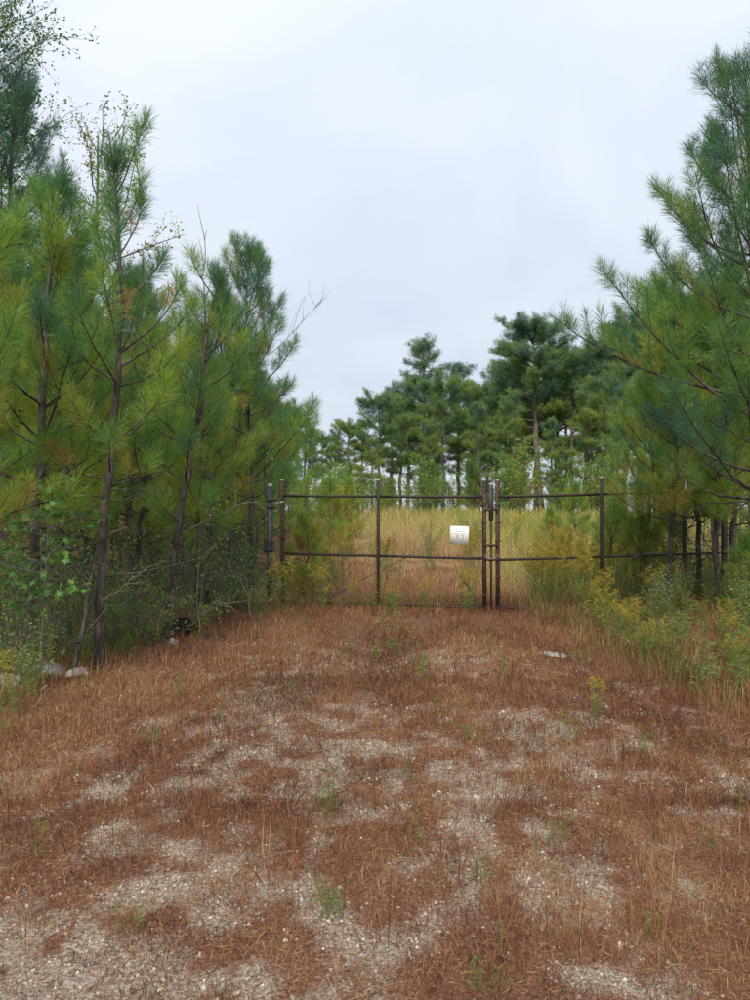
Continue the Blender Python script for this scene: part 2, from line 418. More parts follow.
HB = 0.19
def young_pine(seed, H, r0, zl, Lmax, lean=(0, 0), k=110, nl=0.172, nw=0.0046, dens=1.0, hue0=0.3, whorl=0.42, top=1.0, dead=6, taper=0.75, yellow=0.16, keep=1.0, sub=0.125, lod=1.0):
    r = np.random.default_rng(seed)
    mb = MB()
    n = 16
    tt = np.linspace(0, 1, n + 1)
    wx = np.cumsum(r.normal(size=n + 1)) * 0.025; wy = np.cumsum(r.normal(size=n + 1)) * 0.025
    wx -= wx[0]; wy -= wy[0]
    T = np.stack([lean[0] * tt ** 1.2 + wx, lean[1] * tt ** 1.2 + wy, H * tt], -1)
    T[0, 2] = -0.15
    R = r0 * (1 - tt) ** 0.85 + 0.007; R[0] *= 1.35
    mb.tube(T, R, 8)
    P, D, S, Hh = [], [], [], []
    def tuft(p, d, s, h): P.append(p); D.append(d); S.append(s); Hh.append(h)
    z = zl
    while z < H - 0.35:
        t_ = (z - zl) / (H - zl)
        nb = r.integers(3, 6)
        a0 = r.random() * 6.28
        for b in range(nb):
            if r.random() > keep: continue
            zz_ = z + r.normal() * 0.05
            p0, _ = along(T, min(0.985, zz_ / H))
            a = a0 + b * 6.283 / nb + r.normal() * 0.25
            L = Lmax * ((1 - t_) ** taper * 0.92 + 0.12) * (0.7 + 0.5 * r.random())
            if t_ < 0.12: L *= 0.75
            el = math.radians(8 + 40 * t_ + r.normal() * 8)
            d0 = np.array([math.cos(a) * math.cos(el), math.sin(a) * math.cos(el), math.sin(el)])
            B = curve(p0, d0, L, 7, 0.75 + 0.45 * t_, 0.06, r)
            rb = 0.006 + 0.011 * L / 1.5 * (1 - 0.4 * t_)
            mb.tube(B, np.linspace(rb, 0.004, len(B)), 4, False)
            bh = hue0 + HB + r.normal() * 0.13 - 0.26 * t_
            pt, dt = along(B, 1.0)
            tuft(pt, dt + [0, 0, .25], 1.05 + 0.25 * r.random(), bh - 0.05)
            ns = max(1, int(L * 0.72 / sub * dens))
            for q in range(ns):
                s = 0.3 + 0.66 * (q + r.random() * 0.7) / ns
                ps, ds = along(B, min(s, 0.98))
                sl = (0.14 + 0.42 * L * (1 - s) * 0.8) * (0.7 + 0.6 * r.random())
                side = 1 if q % 2 else -1
                perp = np.cross(ds, [0, 0, 1.0]); perp /= np.linalg.norm(perp) + 1e-9
                d2 = ds * 0.75 + perp * side * 0.75 + np.array([0, 0, 0.2 + 0.3 * r.random()]) + r.normal(size=3) * 0.15
                C = curve(ps, d2, sl, 4, 0.85, 0.06, r)
                mb.tube(C, np.linspace(0.005, 0.003, len(C)), 3, False)
                pe, de = along(C, 1.0)
                h = bh + r.normal() * 0.07
                if s < 0.55 and r.random() < yellow: h = 0.75 + 0.25 * r.random()
                tuft(pe, de, 0.85 + 0.35 * r.random(), h)
                if sl > 0.42:
                    pm, dm = along(C, 0.55); tuft(pm, dm + r.normal(size=3) * 0.3, 0.8, h + 0.08)
        z += whorl * (0.75 + 0.5 * r.random()) * (1 - 0.25 * t_)
    # leader with a ring of shoots
    pt, dt = along(T, 1.0)
    for q in range(5):
        tuft(T[-1] - np.array([0, 0, 0.16 * q]), np.array([0, 0, 1.0]) + r.normal(size=3) * 0.12, 1.15 * top, hue0 - 0.14)
    for q in range(6):
        a = q * 1.05 + r.random() * .5
        p0 = T[-1] - np.array([0, 0, 0.25 + 0.1 * r.random()])
        C = curve(p0, (math.cos(a) * 0.6, math.sin(a) * 0.6, 0.9), 0.26 + 0.16 * r.random(), 4, 0.6, 0.03, r)
        mb.tube(C, np.linspace(0.006, 0.004, len(C)), 4, False)
        tuft(C[-1], C[-1] - C[-2], 1.0, hue0 - 0.12)
    # dead lower limbs
    for q in range(dead):
        z0 = zl * (0.25 + 0.75 * r.random()); a = r.random() * 6.28
        p0, _ = along(T, z0 / H)
        L = 0.3 + 0.9 * r.random()
        B = curve(p0, (math.cos(a), math.sin(a), 0.15 + 0.2 * r.normal()), L, 6, 0.0, 0.14, r)
        mb.tube(B, np.linspace(0.009, 0.003, len(B)), 4, False)
        for w in range(2):
            ps, ds = along(B, 0.4 + 0.4 * r.random())
            C = curve(ps, ds + r.normal(size=3) * 0.6, L * 0.4, 3, 0, 0.12, r)
            mb.tube(C, np.linspace(0.005, 0.002, len(C)), 3, False)
    V, F, h = tufts(np.array(P), np.array(D), np.array(S), np.array(Hh), int(k * lod * 0.8), nl, nw / math.sqrt(lod), 0.24, r)
    return [('trunk', mb.mesh('pine_trunk', M_bark)), ('crown', mesh_np('pine_crown', V, F, M_needle, {'hue': h}))]

def mature_pine(seed, H, r0, zl, W, nclump, k=16, hue0=0.2, shape='round', lowlimb=True):
    r = np.random.default_rng(seed)
    mb = MB(); n = 12
    tt = np.linspace(0, 1, n + 1)
    wx = np.cumsum(r.normal(size=n + 1)) * 0.07; wy = np.cumsum(r.normal(size=n + 1)) * 0.07
    HT = H * (0.9 if shape == 'round' else 0.97)
    T = np.stack([wx - wx[0], wy - wy[0], HT * tt], -1); T[0, 2] = -0.3
    R = r0 * (1 - 0.85 * tt ** 1.3) * np.where(tt < 0.03, 1.25, 1)
    mb.tube(T, R, 10)
    P, D, S, Hh = [], [], [], []
    nbr = nclump
    for b in range(nbr):
        t_ = (b + r.random()) / nbr
        z0 = zl + (H - zl) * (t_ ** 0.85) * 0.96
        a = b * 2.4 + r.normal() * 0.5
        if shape == 'round': prof = math.sqrt(max(0.06, 1 - ((t_ - 0.4) / 0.64) ** 2))
        else: prof = (1 - t_) ** 0.65 * 0.9 + 0.2
        L = W / 2 * prof * (0.7 + 0.4 * r.random() if shape == 'round' else 0.55 + 0.6 * r.random())
        el = math.radians(-4 + (10 + 22 * t_ if shape == 'round' else 38 * t_) + r.normal() * 10)
        p0, _ = along(T, min(0.99, z0 / HT))
        B = curve(p0, (math.cos(a) * math.cos(el), math.sin(a) * math.cos(el), math.sin(el)), L, 7, 0.25 if shape == 'round' else 0.45, 0.1, r)
        rb = max(0.025, 0.022 * L)
        mb.tube(B, np.linspace(rb, 0.012, len(B)), 5, False)
        bh = hue0 + 0.13 * r.normal() + 0.18 * (1 - t_) - 0.05
        ncl = max(3, int(L / 0.30))
        for q in range(ncl):
            s = 0.30 + 0.70 * (q + 0.8 * r.random()) / ncl
            ps, ds = along(B, min(s, 0.99))
            for w in range(3):
                d2 = ds * 0.5 + r.normal(size=3) * np.array([0.9, 0.9, 0.22]) + np.array([0, 0, 0.18])
                sl = (0.35 + (0.35 + 0.25 * L * (1 - s)) * r.random())
                C = curve(ps, d2, sl, 3, 0.35, 0.08, r)
                if w < 2: mb.tube(C, np.linspace(0.014, 0.008, len(C)), 3, False)
                h_ = bh + 0.08 * r.normal()
                for f_ in (0.45, 0.75, 0.99):
                    pc, dc = along(C, f_)
                    P.append(pc + r.normal(size=3) * 0.07); D.append(dc + r.normal(size=3) * 0.45 + [0, 0, .35]); S.append(0.75 + 0.5 * r.random()); Hh.append(h_)
    for q in range(10):
        P.append(T[-1] + r.normal(size=3) * 0.22); D.append(np.array([0, 0, 1.0]) + r.normal(size=3) * 0.5); S.append(1.0); Hh.append(hue0 - 0.05)
    V, F, h = tufts(np.array(P), np.array(D), np.array(S), np.array(Hh), k, 0.36, 0.022, 0.22, r, (20, 85))
    return [('trunk', mb.mesh('mature_pine_trunk', M_barkf)), ('crown', mesh_np('mature_pine_crown', V, F, M_needle_far, {'hue': h}))]

def leaf_quads(P, D, size, r, fold=0.15):
    """small pointed leaves: two tris each folded along the midrib"""
    n = len(P)
    D = D / (np.linalg.norm(D, axis=1)[:, None] + 1e-9)
    S = np.cross(D, r.normal(size=(n, 3))); S /= np.linalg.norm(S, axis=1)[:, None] + 1e-9
    Nn = np.cross(D, S)
    L = np.broadcast_to(size, (n,))[:, None]
    mid = P + D * L * 0.45
    V = np.stack([P, mid + S * L * 0.27 + Nn * L * fold, P + D * L, mid - S * L * 0.27 + Nn * L * fold], 1).reshape(-1, 3)
    b = np.arange(n)[:, None] * 4
    return V, np.concatenate([b + [0, 1, 2], b + [0, 2, 3]], 0)

def broadleaf(seed, H, r0, zl, W, nbr, nleaf, lsize, hue0, barkm=None, stems=1, huev=0.14, levels=2, upc=0.3):
    r = np.random.default_rng(seed)
    mb = MB(); P, D, Hh = [], [], []
    for st in range(stems):
        a = r.random() * 6.28
        sp = 0.0 if stems == 1 else 0.35 * W * r.random()
        T = curve((0.05 * r.normal() * (stems > 1), 0.05 * r.normal() * (stems > 1), -0.1), (math.cos(a) * sp / H, math.sin(a) * sp / H, 1), H * (1 if st == 0 else 0.6 + 0.4 * r.random()), 9, 0.1, 0.05, r)
        mb.tube(T, np.linspace(r0, r0 * 0.2, len(T)), 6)
        for b in range(nbr):
            t_ = (b + r.random()) / nbr
            p0, dT = along(T, (zl + (H - zl) * t_) / H * 0.97)
            a = b * 2.4 + r.normal() * 0.6
            L = W / 2 * (0.35 + 0.65 * math.sin(math.pi * (0.2 + 0.7 * t_))) * (0.6 + 0.6 * r.random())
            B = curve(p0, (math.cos(a), math.sin(a), 0.35 + 0.5 * t_), L, 6, upc, 0.12, r)
            mb.tube(B, np.linspace(r0 * 0.35 * (1 - 0.5 * t_), r0 * 0.06, len(B)), 4, False)
            bh = hue0 + huev * r.normal()
            for q in range(max(3, int(L * 7))):
                s = 0.25 + 0.75 * r.random()
                ps, ds = along(B, min(s, 0.99))
                C = curve(ps, ds + r.normal(size=3) * 0.8, 0.1 + 0.35 * L * r.random(), 3, 0.1, 0.15, r)
                mb.tube(C, np.linspace(max(0.002, r0 * 0.05), 0.0015, len(C)), 3, False)
                m_ = nleaf
                f = r.random(m_)
                pp = C[0][None] * (1 - f[:, None]) + C[-1][None] * f[:, None] + r.normal(size=(m_, 3)) * lsize * 0.8
                P.append(pp); D.append((C[-1] - C[0])[None] * 2 + r.normal(size=(m_, 3)) * 0.5 - [0, 0, 0.15]); Hh.append(bh + 0.08 * r.normal(size=m_))
    P = np.vstack(P); D = np.vstack(D); h = np.concatenate(Hh)
    V, F = leaf_quads(P, D, lsize * (0.6 + 0.7 * r.random(len(P))), r)
    return [('trunk' if stems == 1 else 'stem', mb.mesh('broadleaf_wood', barkm or M_barkb)), ('crown' if stems == 1 else 'foliage', mesh_np('broadleaf_crown', V, F, M_broad, {'hue': np.repeat(np.clip(h, 0, 1), 4)}))]

# ------------------------------------------------------------------ gate
def tube_part(name, P, R, m, parent, sides=10):
    mb = MB(); mb.tube(np.array(P, float), R, sides); return link(name, mb.mesh(name, m), parent)

def gate_leaf(A, B, topA, topB, midA, midB, botA, botB, upt, label, hinge_is_A):
    """A,B (x,y) ends; heights at each end"""
    e = empty('gate_leaf', (A[0], A[1], 0))
    dx, dy = B[0] - A[0], B[1] - A[1]; Ln = math.hypot(dx, dy)
    def pt(s, zA, zB=None):
        zz_ = zA if zB is None else zA + (zB - zA) * s
        return np.array([dx * s, dy * s, zz_])
    def line(s, za, zb):       # a rail between its ends
        return [pt(q, za, zb) for q in s]
    rs, rr = 0.034, 0.022
    s0, s1 = 0.0, 1.0
    ext = 0.25
    for s, t0, b0, lab in ((0, topA, botA, 'stile'), (1, topB, botB, 'stile'), (0.5 if upt is None else upt, topA + (topB - topA) * .5, (botA + botB) / 2, 'upright')):
        st = tube_part(lab, [pt(s, b0), pt(s, (b0 + t0) / 2), pt(s, t0 + ext)], rs if lab == 'stile' else 0.029, M_rust if lab == 'stile' else M_railm, e)
        mb = MB(); top = t0 + ext
        mb.tube([pt(s, top), pt(s, top + 0.02), pt(s, top + 0.035)], [rs * 1.08, rs * 1.0, rs * 0.4], 10)
        link('cap', mb.mesh('cap', M_galv), st)
    g0, g1 = rs / Ln, 1 - rs / Ln
    m_ = 0.5 if upt is None else upt
    for za, zb, nm, rad in ((topA, topB, 'top_rail', 0.0235), (midA, midB, 'middle_rail', 0.022), (botA + 0.04, botB + 0.04, 'bottom_rail', 0.024)):
        for (a, b) in ((g0, m_ - 0.033 / Ln), (m_ + 0.033 / Ln, g1)):
            q = np.linspace(a, b, 6)
            P = np.array(line(q, za, zb)); P[:, 2] -= 0.003 * np.sin(np.pi * (q - a) / (b - a))
            tube_part(nm, P, rad, M_railm, e, 8)
    # chain link fabric on the near face: zigzag wires
    W, Hm = 0.070, None
    mb = MB(); nn = np.array([dy, -dx, 0]) / Ln
    if nn[1] > 0: nn = -nn
    n = int(Ln / W)
    for a in range(n):
        base = (a + 0.5) / n
        zt = topA + (topB - topA) * base + 0.01; zb = botA + (botB - botA) * base + 0.06
        m2 = int((zt - zb) / (W / 1.05)) * 2
        zz_ = np.linspace(zb, zt, m2 + 1)
        off = np.where(np.arange(m2 + 1) % 2 == 0, -1, 1) * (W / 2 + 0.004)
        Pp = np.stack([dx * base + off * dx / Ln, dy * base + off * dy / Ln, zz_], -1) + nn * 0.034
        Pp = Pp + nn * (np.arange(m2 + 1) % 2)[:, None] * 0.003
        bulge = 0.012 * np.sin(7 * base + 3 * zz_)
        Pp = Pp + nn * np.abs(bulge)[:, None]
        mb.tube(Pp, 0.005, 3, False)
    tag(link('chain_link_mesh', mb.mesh('chain_link_mesh', M_wire, False), e), kind='stuff')
    # barbed wire strands over the top rail
    for q_, hgt in enumerate((0.09, 0.16, 0.23)):
        mb = MB(); q = np.linspace(0, 1, 13)
        P = np.array(line(q, topA + hgt, topB + hgt)); P[:, 2] -= 0.018 * np.abs(np.sin(2 * np.pi * q)) * (1 + 0.3 * q_)
        P = P + nn * 0.04
        mb.tube(P, 0.0018, 4)
        for s in np.arange(0.03, 1, 0.125 / Ln):
            c = np.array([np.interp(s, q, P[:, k_]) for k_ in range(3)])
            for sg in (1, -1):
                mb.tube([c - np.array([0.012, 0, sg * 0.014]), c + np.array([0.012, 0, sg * 0.014])], 0.0016, 3)
        link('barbed_wire', mb.mesh('barbed_wire', M_wire, False), e)
    # tension bands round the stiles
    for s, t0, b0 in ((0, topA, botA), (1, topB, botB)):
        for z_ in np.linspace(b0 + 0.25, t0 - 0.12, 6):
            mb = MB(); mb.tube([pt(s, z_ - 0.011), pt(s, z_ + 0.011)], rs * 1.13, 10)
            mb.box(pt(s, z_) + nn * 0.05 + np.array([dx, dy, 0]) / Ln * (0.03 if s == 0 else -0.03), (0.03, 0.012, 0.02))
            link('tension_band', mb.mesh('tension_band', M_rust), e)
    # hinges at the post end
    hs = 0 if hinge_is_A else 1
    sg = -1 if hinge_is_A else 1
    for z_ in (0.36, (topA if hinge_is_A else topB) - 0.12):
        mb = MB(); c = pt(hs, z_)
        mb.tube([c - [0, 0, 0.03], c + [0, 0, 0.03]], rs * 1.25, 10)
        ddx = np.array([dx, dy, 0]) / Ln * sg
        mb.tube([c + ddx * 0.03, c + ddx * 0.15], 0.014, 6)
        link('hinge', mb.mesh('hinge', M_galv), e)
    return tag(e, label, 'gate')

GL_A, GL_B = (X(282, 12.6), 12.6), (X(484.3, 11.9), 11.9)
GR_A, GR_B = (X(497.5, 11.9), 11.9), (X(716, 11.95), 11.95)
gate_leaf(GL_A, GL_B, 1.85, 1.82, 0.90, 0.855, 0.06, 0.03, 0.49, 'left leaf of the rusty chain-link gate, with the white sign on it', True)
gate_leaf(GR_A, GR_B, 1.82, 1.915, 0.835, 0.94, 0.03, 0.10, 0.475, 'right leaf of the rusty chain-link gate, its end lost in the pines', False)

def gate_post(x, y, top, m_, label):
    e = empty('gate_post', (x, y, 0))
    mb = MB(); mb.tube([(0, 0, -0.2), (0, 0, top * 0.5), (0, 0, top)], 0.05, 14)
    link('shaft', mb.mesh('post_shaft', m_), e)
    mb = MB(); mb.tube([(0, 0, top), (0, 0, top + 0.03), (0, 0, top + 0.055), (0, 0, top + 0.065)], [0.054, 0.052, 0.035, 0.008], 14)
    link('cap', mb.mesh('post_cap', M_galv), e)
    for z_ in (0.36, 0.95, top - 0.33, top - 0.22):
        mb = MB(); mb.tube([(0, 0, z_ - 0.025), (0, 0, z_ + 0.025)], 0.058, 14); mb.box((0.07, -0.01, z_), (0.06, 0.016, 0.035))
        link('hinge_band', mb.mesh('hinge_band', M_post), e)
    return tag(e, label, 'gate post')
gate_post(X(270, 12.66), 12.66, 2.0, M_post, 'blue-grey peeling steel post at the left end of the gate')
gate_post(X(724, 12.0), 12.0, 1.95, M_railm, 'rusty gate post hidden among young pines on the right')

# drop rod and latch between the leaves
e = empty('gate_latch', (X(491, 11.86), 11.86, 0))
tube_part('drop_rod', [(0, 0, 0.02), (0, 0, 0.9), (0.004, 0, 1.83)], 0.017, M_railm, e, 8)
tube_part('sleeve', [(0, 0, 1.45), (0, 0, 1.98)], 0.036, M_post, e, 10)
mb = MB(); mb.tube([(0, 0, 1.985), (0, 0, 2.03), (0, 0, 2.045)], [0.04, 0.036, 0.01], 10); link('cap', mb.mesh('latch_cap', M_galv), e)
for z_ in (0.84, 1.06, 1.62):
    mb = MB(); mb.box((0, -0.02, z_), (0.2, 0.02, 0.035)); mb.tube([(0, 0, z_ - .03), (0, 0, z_ + .03)], 0.026, 8)
    link('keeper', mb.mesh('latch_keeper', M_rust), e)
tag(e, 'thin dark drop rod and latch where the two gate leaves meet', 'gate latch')
# chain and padlock
mb = MB()
for q in range(9):
    a = q / 8 * math.pi
    c = np.array([0.10 * math.cos(a), -0.06, 0.92 - 0.06 * math.sin(a)])
    ang = np.linspace(0, 2 * math.pi, 9)
    ring = np.stack([0.018 * np.cos(ang), 0.008 * np.sin(ang) * (q % 2), 0.012 * np.sin(ang)], -1) + c
    mb.tube(ring, 0.004, 5, False)
ch = link('chain', mb.mesh('gate_chain', M_galv), None, (X(491, 11.86), 11.86, 0))
tag(ch, 'short steel chain looped round the meeting stiles of the gate', 'chain')

# sign
sY = 11.905
sx0, sx1 = X(450, sY), X(468.6, sY)
sc_ = Vector(((sx0 + sx1) / 2, sY - 0.005, Z(535.3, sY)))
e = empty('gate_sign', sc_)
dirv = math.atan2(GL_B[1] - GL_A[1], GL_B[0] - GL_A[0])
e.rotation_euler = (0, math.radians(1.5), dirv)
w_ = sx1 - sx0
mb = MB(); mb.box((0, 0, 0), (w_, 0.006, w_ * 0.98)); link('panel', mb.mesh('sign_panel', M_sign, False), e)
cu = bpy.data.curves.new('sign_text', 'FONT'); cu.body = '82'; cu.size = 0.125; cu.extrude = 0.0006; cu.align_x = 'CENTER'; cu.space_character = 1.15
tmp = bpy.data.objects.new('tmp_text', cu); COL.objects.link(tmp)
bpy.context.view_layer.update()
tm = bpy.data.meshes.new_from_object(tmp.evaluated_get(bpy.context.evaluated_depsgraph_get()))
bpy.data.objects.remove(tmp); tm.materials.clear(); tm.materials.append(M_ink)
o = link('number', tm, e, (0.01, -0.0045, -0.075)); o.rotation_euler = (math.radians(90), 0, 0)
for z_, ww in ((0.098, 0.16), (0.062, 0.14), (0.026, 0.17)):
    mb = MB(); mb.box((0.01, -0.0038, z_), (ww, 0.001, 0.012)); link('faded_line', mb.mesh('faded_line', M_inkf, False), e)
for x_ in (-1, 1):
    for z_ in (-1, 1):
        mb = MB(); mb.tube([(x_ * w_ * .44, -0.008, z_ * w_ * .44), (x_ * w_ * .44, 0.02, z_ * w_ * .44)], 0.005, 6); link('wire_tie', mb.mesh('wire_tie', M_wire), e)
tag(e, 'square white sign with faded lettering hung on the gate mesh', 'sign')

ORD = 'first second third fourth fifth sixth seventh eighth ninth tenth eleventh twelfth thirteenth fourteenth fifteenth sixteenth seventeenth eighteenth nineteenth twentieth twenty-first twenty-second twenty-third twenty-fourth twenty-fifth twenty-sixth'.split()
def by_place(items, fmt, desc=False):
    """items [(u, object)]: label each by its order across the picture"""
    for k, (u, o) in enumerate(sorted(items, key=lambda p: -p[0] if desc else p[0])):
        o['label'] = fmt % ORD[k]
# ------------------------------------------------------------------ pines on the left
def pine(u, Y, parts, label, rz=0.0, sc=1.0, group=None, x=None, tilt=(0, 0), name='pine_tree'):
    xx = X(u, Y) if x is None else x
    return place(name, parts, (xx, Y, g(xx, Y)), rz, sc, label, 'pine tree', group, tilt)

p_tall = young_pine(101, 5.3, 0.05, 1.9, 1.15, (0.1, 0.05), dens=0.8, whorl=0.5, hue0=0.26, keep=0.75, dead=9, top=1.15, taper=0.3, k=160)
pine(104, 7.6, p_tall, 'slender young pine with an open top against the sky, left of the drive')
p_fork = young_pine(102, 4.7, 0.048, 1.5, 0.95, (0.55, 0.1), dens=0.8, hue0=0.36, keep=0.7, dead=14, taper=0.35)
pine(163, 9.3, p_fork, 'dark young pine trunk leaning right, with many bare snags')
p_dense = young_pine(103, 6.5, 0.06, 1.4, 2.0, (0.1, 0.0), whorl=0.33, dens=1.15, hue0=0.22, dead=5, taper=0.75, k=120)
pine(252, 13.6, p_dense, 'full blue-green young pine rising behind the left gate post')
p_left = young_pine(104, 5.4, 0.07, 1.5, 1.75, (0.0, 0.2), dens=1.2, hue0=0.42, dead=8, k=130)
pine(30, 8.1, p_left, 'bushy yellow-green young pine near the left edge above the sweetgum')
p_near = young_pine(105, 4.5, 0.07, 1.5, 1.9, (0.1, 0.1), dens=1.1, hue0=0.46, dead=4, k=140, yellow=0.22)
pine(-95, 6.3, p_near, 'nearest pine at the left edge, only its long limbs in view')
p_up = young_pine(106, 10.3, 0.11, 3.0, 2.9, (0.2, 0.0), dens=1.0, hue0=0.02, whorl=0.36, sub=0.13, dead=6, k=80, nw=0.0062, yellow=0.03)
pine(2, 14.5, p_up, 'tall dark blue-green pine at the top left corner')
p_slim = young_pine(107, 5.2, 0.042, 1.3, 0.95, (0.25, 0.1), dens=0.9, hue0=0.42, dead=10, k=100, taper=0.5)
pine(208, 12.2, p_slim, 'thin dark-stemmed pine between the leaning pine and the gate post')
p_snag = young_pine(108, 5.3, 0.045, 1.4, 1.2, (-0.1, 0.1), dens=0.9, hue0=0.38, dead=12, k=100, taper=0.5)
p_low = young_pine(131, 3.6, 0.05, 0.35, 1.5, (0.1, 0), dens=1.1, hue0=0.45, dead=2, k=80, nw=0.0065, yellow=0.1, sub=0.16)
p_low2 = young_pine(132, 4.3, 0.05, 0.5, 1.6, (-0.1, 0), dens=1.1, hue0=0.35, dead=2, k=80, nw=0.0065, yellow=0.1, sub=0.16)
protos = [p_slim, p_snag, p_dense, p_left, p_tall]
GL = 'young pines massed in the wood left of the gate'
LL = 'young pine in the dim wood behind the pines left of the drive'
r2 = random.Random(5)
spots = [(70, 9.6, 1, .95), (140, 10.8, 1, .9), (195, 10.6, 0, .82), (228, 14.2, 0, 1.0), (130, 13.0, 2, .92), (178, 15.2, 1, 1.05), (60, 12.0, 3, 1.0), (-20, 10.6, 3, 1.12), (15, 17, 2, 1.25),
         (95, 17.5, 3, 1.08), (150, 19.5, 2, 1.02), (205, 18.5, 3, .88), (245, 18.0, 0, 1.1), (120, 22.5, 3, 1.15), (45, 22, 2, 1.35), (190, 24, 2, 1.1), (235, 25, 3, 1.05), (268, 17.5, 1, .9), (-60, 14, 2, 1.3), (85, 27, 2, 1.4), (160, 30, 3, 1.3), (285, 22, 0, .85), (265, 28, 2, .95), (218, 33, 3, 1.25)]
its = [(u, pine(u, Y, protos[k_], LL, r2.random() * 6.28, s_, GL), Y) for u, Y, k_, s_ in spots]
by_place([i[:2] for i in its if i[2] < 18.6], 'pine in the second rank of the left wood, %s counted from the left edge')
by_place([i[:2] for i in its if i[2] >= 18.6], 'pine deep in the left wood behind the second rank, %s from the left edge')

GK = 'low pines deep in the left wood'; LK = 'low bushy pine deep in the shade of the left wood'
for k_ in range(34):
    u = -90 + 400 * (k_ + r2.random()) / 34; Y = 15 + 26 * r2.random()
    if u > 250: Y = 26 + 20 * r2.random()
    pine(u, Y, (p_low, p_low2)[k_ % 2], LK, r2.random() * 6.28, 0.75 + 0.6 * r2.random(), GK)
# hardwoods behind, upper left
hw = broadleaf(201, 16.5, 0.16, 5.0, 7.5, 46, 17, 0.085, 0.15, huev=0.08)
place('hardwood_tree', hw, (X(-32, 17), 17, -0.1), 0.4, 1.0, 'tall sparse hardwood with small leaves reaching over the top left corner', 'tree')
place('hardwood_tree', hw, (X(-62, 15), 15, -0.1), 2.6, 0.92, 'second sparse hardwood cut by the left edge, behind the bushy pine', 'tree')
pine(-48, 13.2, p_up, 'dark pine cut by the left edge beside the tall blue-green one', 1.7, 0.97)
hw2 = broadleaf(202, 10.3, 0.09, 4.0, 4.2, 28, 12, 0.075, 0.5, huev=0.12)
place('hardwood_tree', hw2, (X(62, 16), 16, -0.1), 1.9, 1.0, 'thin hardwood with brownish leaves left of the open-topped pine', 'tree')

# ------------------------------------------------------------------ pines on the right
p_big = young_pine(111, 6.95, 0.08, 1.75, 2.75, (-0.12, 0.0), dens=1.1, hue0=0.22, dead=3, k=125, whorl=0.30, taper=0.8, top=1.2, yellow=0.14)
pine(757, 9.0, p_big, 'large young pine at the right edge, its limbs reaching over the gate', rz=0.0)
p_r = young_pine(112, 5.3, 0.04, 1.35, 1.25, (0, 0), dens=1.1, hue0=0.52, dead=5, k=120, taper=0.55)
p_r2 = young_pine(113, 4.4, 0.036, 1.3, 1.1, (0.1, 0), dens=1.1, hue0=0.46, dead=6, k=110, taper=0.5)
for u, Y, pp, s_, lab in ((672, 11.4, p_r, 1.0, 'yellow-green young pine covering the end of the top gate rail'), (644, 12.9, p_r2, .92, 'thin-stemmed small pine just behind the right gate leaf'),
                          (698, 12.6, p_r, 1.04, 'young pine second from the right edge of the gate, behind it'), (684, 12.4, p_r2, .98, 'slim brown-stemmed pine close behind the middle rail'),
                          (716, 11.3, p_r2, 1.12, 'dark-stemmed pine in front of the hinge end of the right gate leaf'), (732, 12.4, p_r, .95, 'pine beside the hidden gate post at the right edge')):
    pine(u, Y, pp, lab, r2.random() * 6.28, s_)
GR = 'young pines in the thicket right of the gate'
its_r = []
LR = 'young pine in the thicket behind the pines right of the gate'
for u, Y, k_, s_ in ((760, 14.5, 3, 1.0), (735, 17.5, 4, 1.15), (655, 22, 4, 1.2), (715, 23, 4, 1.4), (770, 18, 3, 1.2), (640, 27, 4, 1.2), (680, 28, 4, 1.5), (750, 24, 2, 1.3), (625, 33, 2, 1.0), (720, 32, 4, 1.6), (662, 36, 4, 1.6)):
    its_r.append((u, pine(u, Y, protos[k_], LR, r2.random() * 6.28, s_, GR)))

by_place(its_r, 'young pine in the thicket behind the right gate leaf, %s from the right edge', True)

# ------------------------------------------------------------------ mature pines at the back of the field
q_round = mature_pine(301, 16.4, 0.31, 6.8, 9.2, 66, hue0=0.32)
q_spire = mature_pine(302, 16.4, 0.26, 5.0, 8.0, 54, shape='cone', hue0=0.22)
q_a = mature_pine(303, 14.5, 0.22, 5.0, 7.0, 34, shape='cone', hue0=0.34)
q_b = mature_pine(304, 14.0, 0.22, 6.0, 7.0, 32, hue0=0.38)
q_c = mature_pine(305, 12.0, 0.18, 3.0, 5.8, 32, shape='cone', hue0=0.4)
def far(u, Y, parts, sc, rz, label, group=None):
    xx = X(u, Y); return place('mature_pine', parts, (xx, Y, g(xx, Y)), rz, sc, label, 'pine tree', group)
far(541, 64, q_round, 1.0, 0.5, 'tall round-crowned mature pine rising right of centre')
far(424, 72, q_spire, 1.02, 1.0, 'tall spire-topped mature pine left of the gate sign')
GF = 'pines closing the back of the field'; LF = 'mature pine in the dark row at the back of the field'
fl = [(348, 66, 3, .60), (362, 72, 2, .62), (380, 66, 3, .76), (392, 76, 2, .88), (408, 70, 4, 1.0), (444, 66, 3, .86), (458, 74, 2, 1.02), (473, 70, 4, .98), (487, 66, 3, .80), (497, 76, 2, 1.06), (511, 68, 2, .94), (524, 74, 3, 1.0),
      (558, 70, 2, 1.06), (572, 64, 3, .98), (586, 72, 2, 1.1), (598, 62, 2, 1.0), (612, 68, 3, 1.12), (625, 60, 2, 1.08), (640, 66, 3, 1.25), (660, 58, 2, 1.2), (690, 62, 3, 1.3), (725, 58, 2, 1.35), (400, 84, 3, .9), (436, 86, 2, 1.0), (470, 86, 3, 1.05),
      (505, 86, 2, 1.1), (535, 88, 3, 1.1), (566, 84, 2, 1.15), (600, 84, 3, 1.2), (322, 74, 3, .58), (304, 70, 2, .62), (280, 66, 3, .72), (250, 70, 2, .9), (335, 84, 2, .62), (430, 61, 4, .62), (479, 60, 4, .72), (512, 58, 4, .78), (590, 57, 4, .85), (618, 55, 4, .9), (552, 57, 4, .6), (372, 60, 4, .5)]
qs = {2: q_a, 3: q_b, 4: q_c}
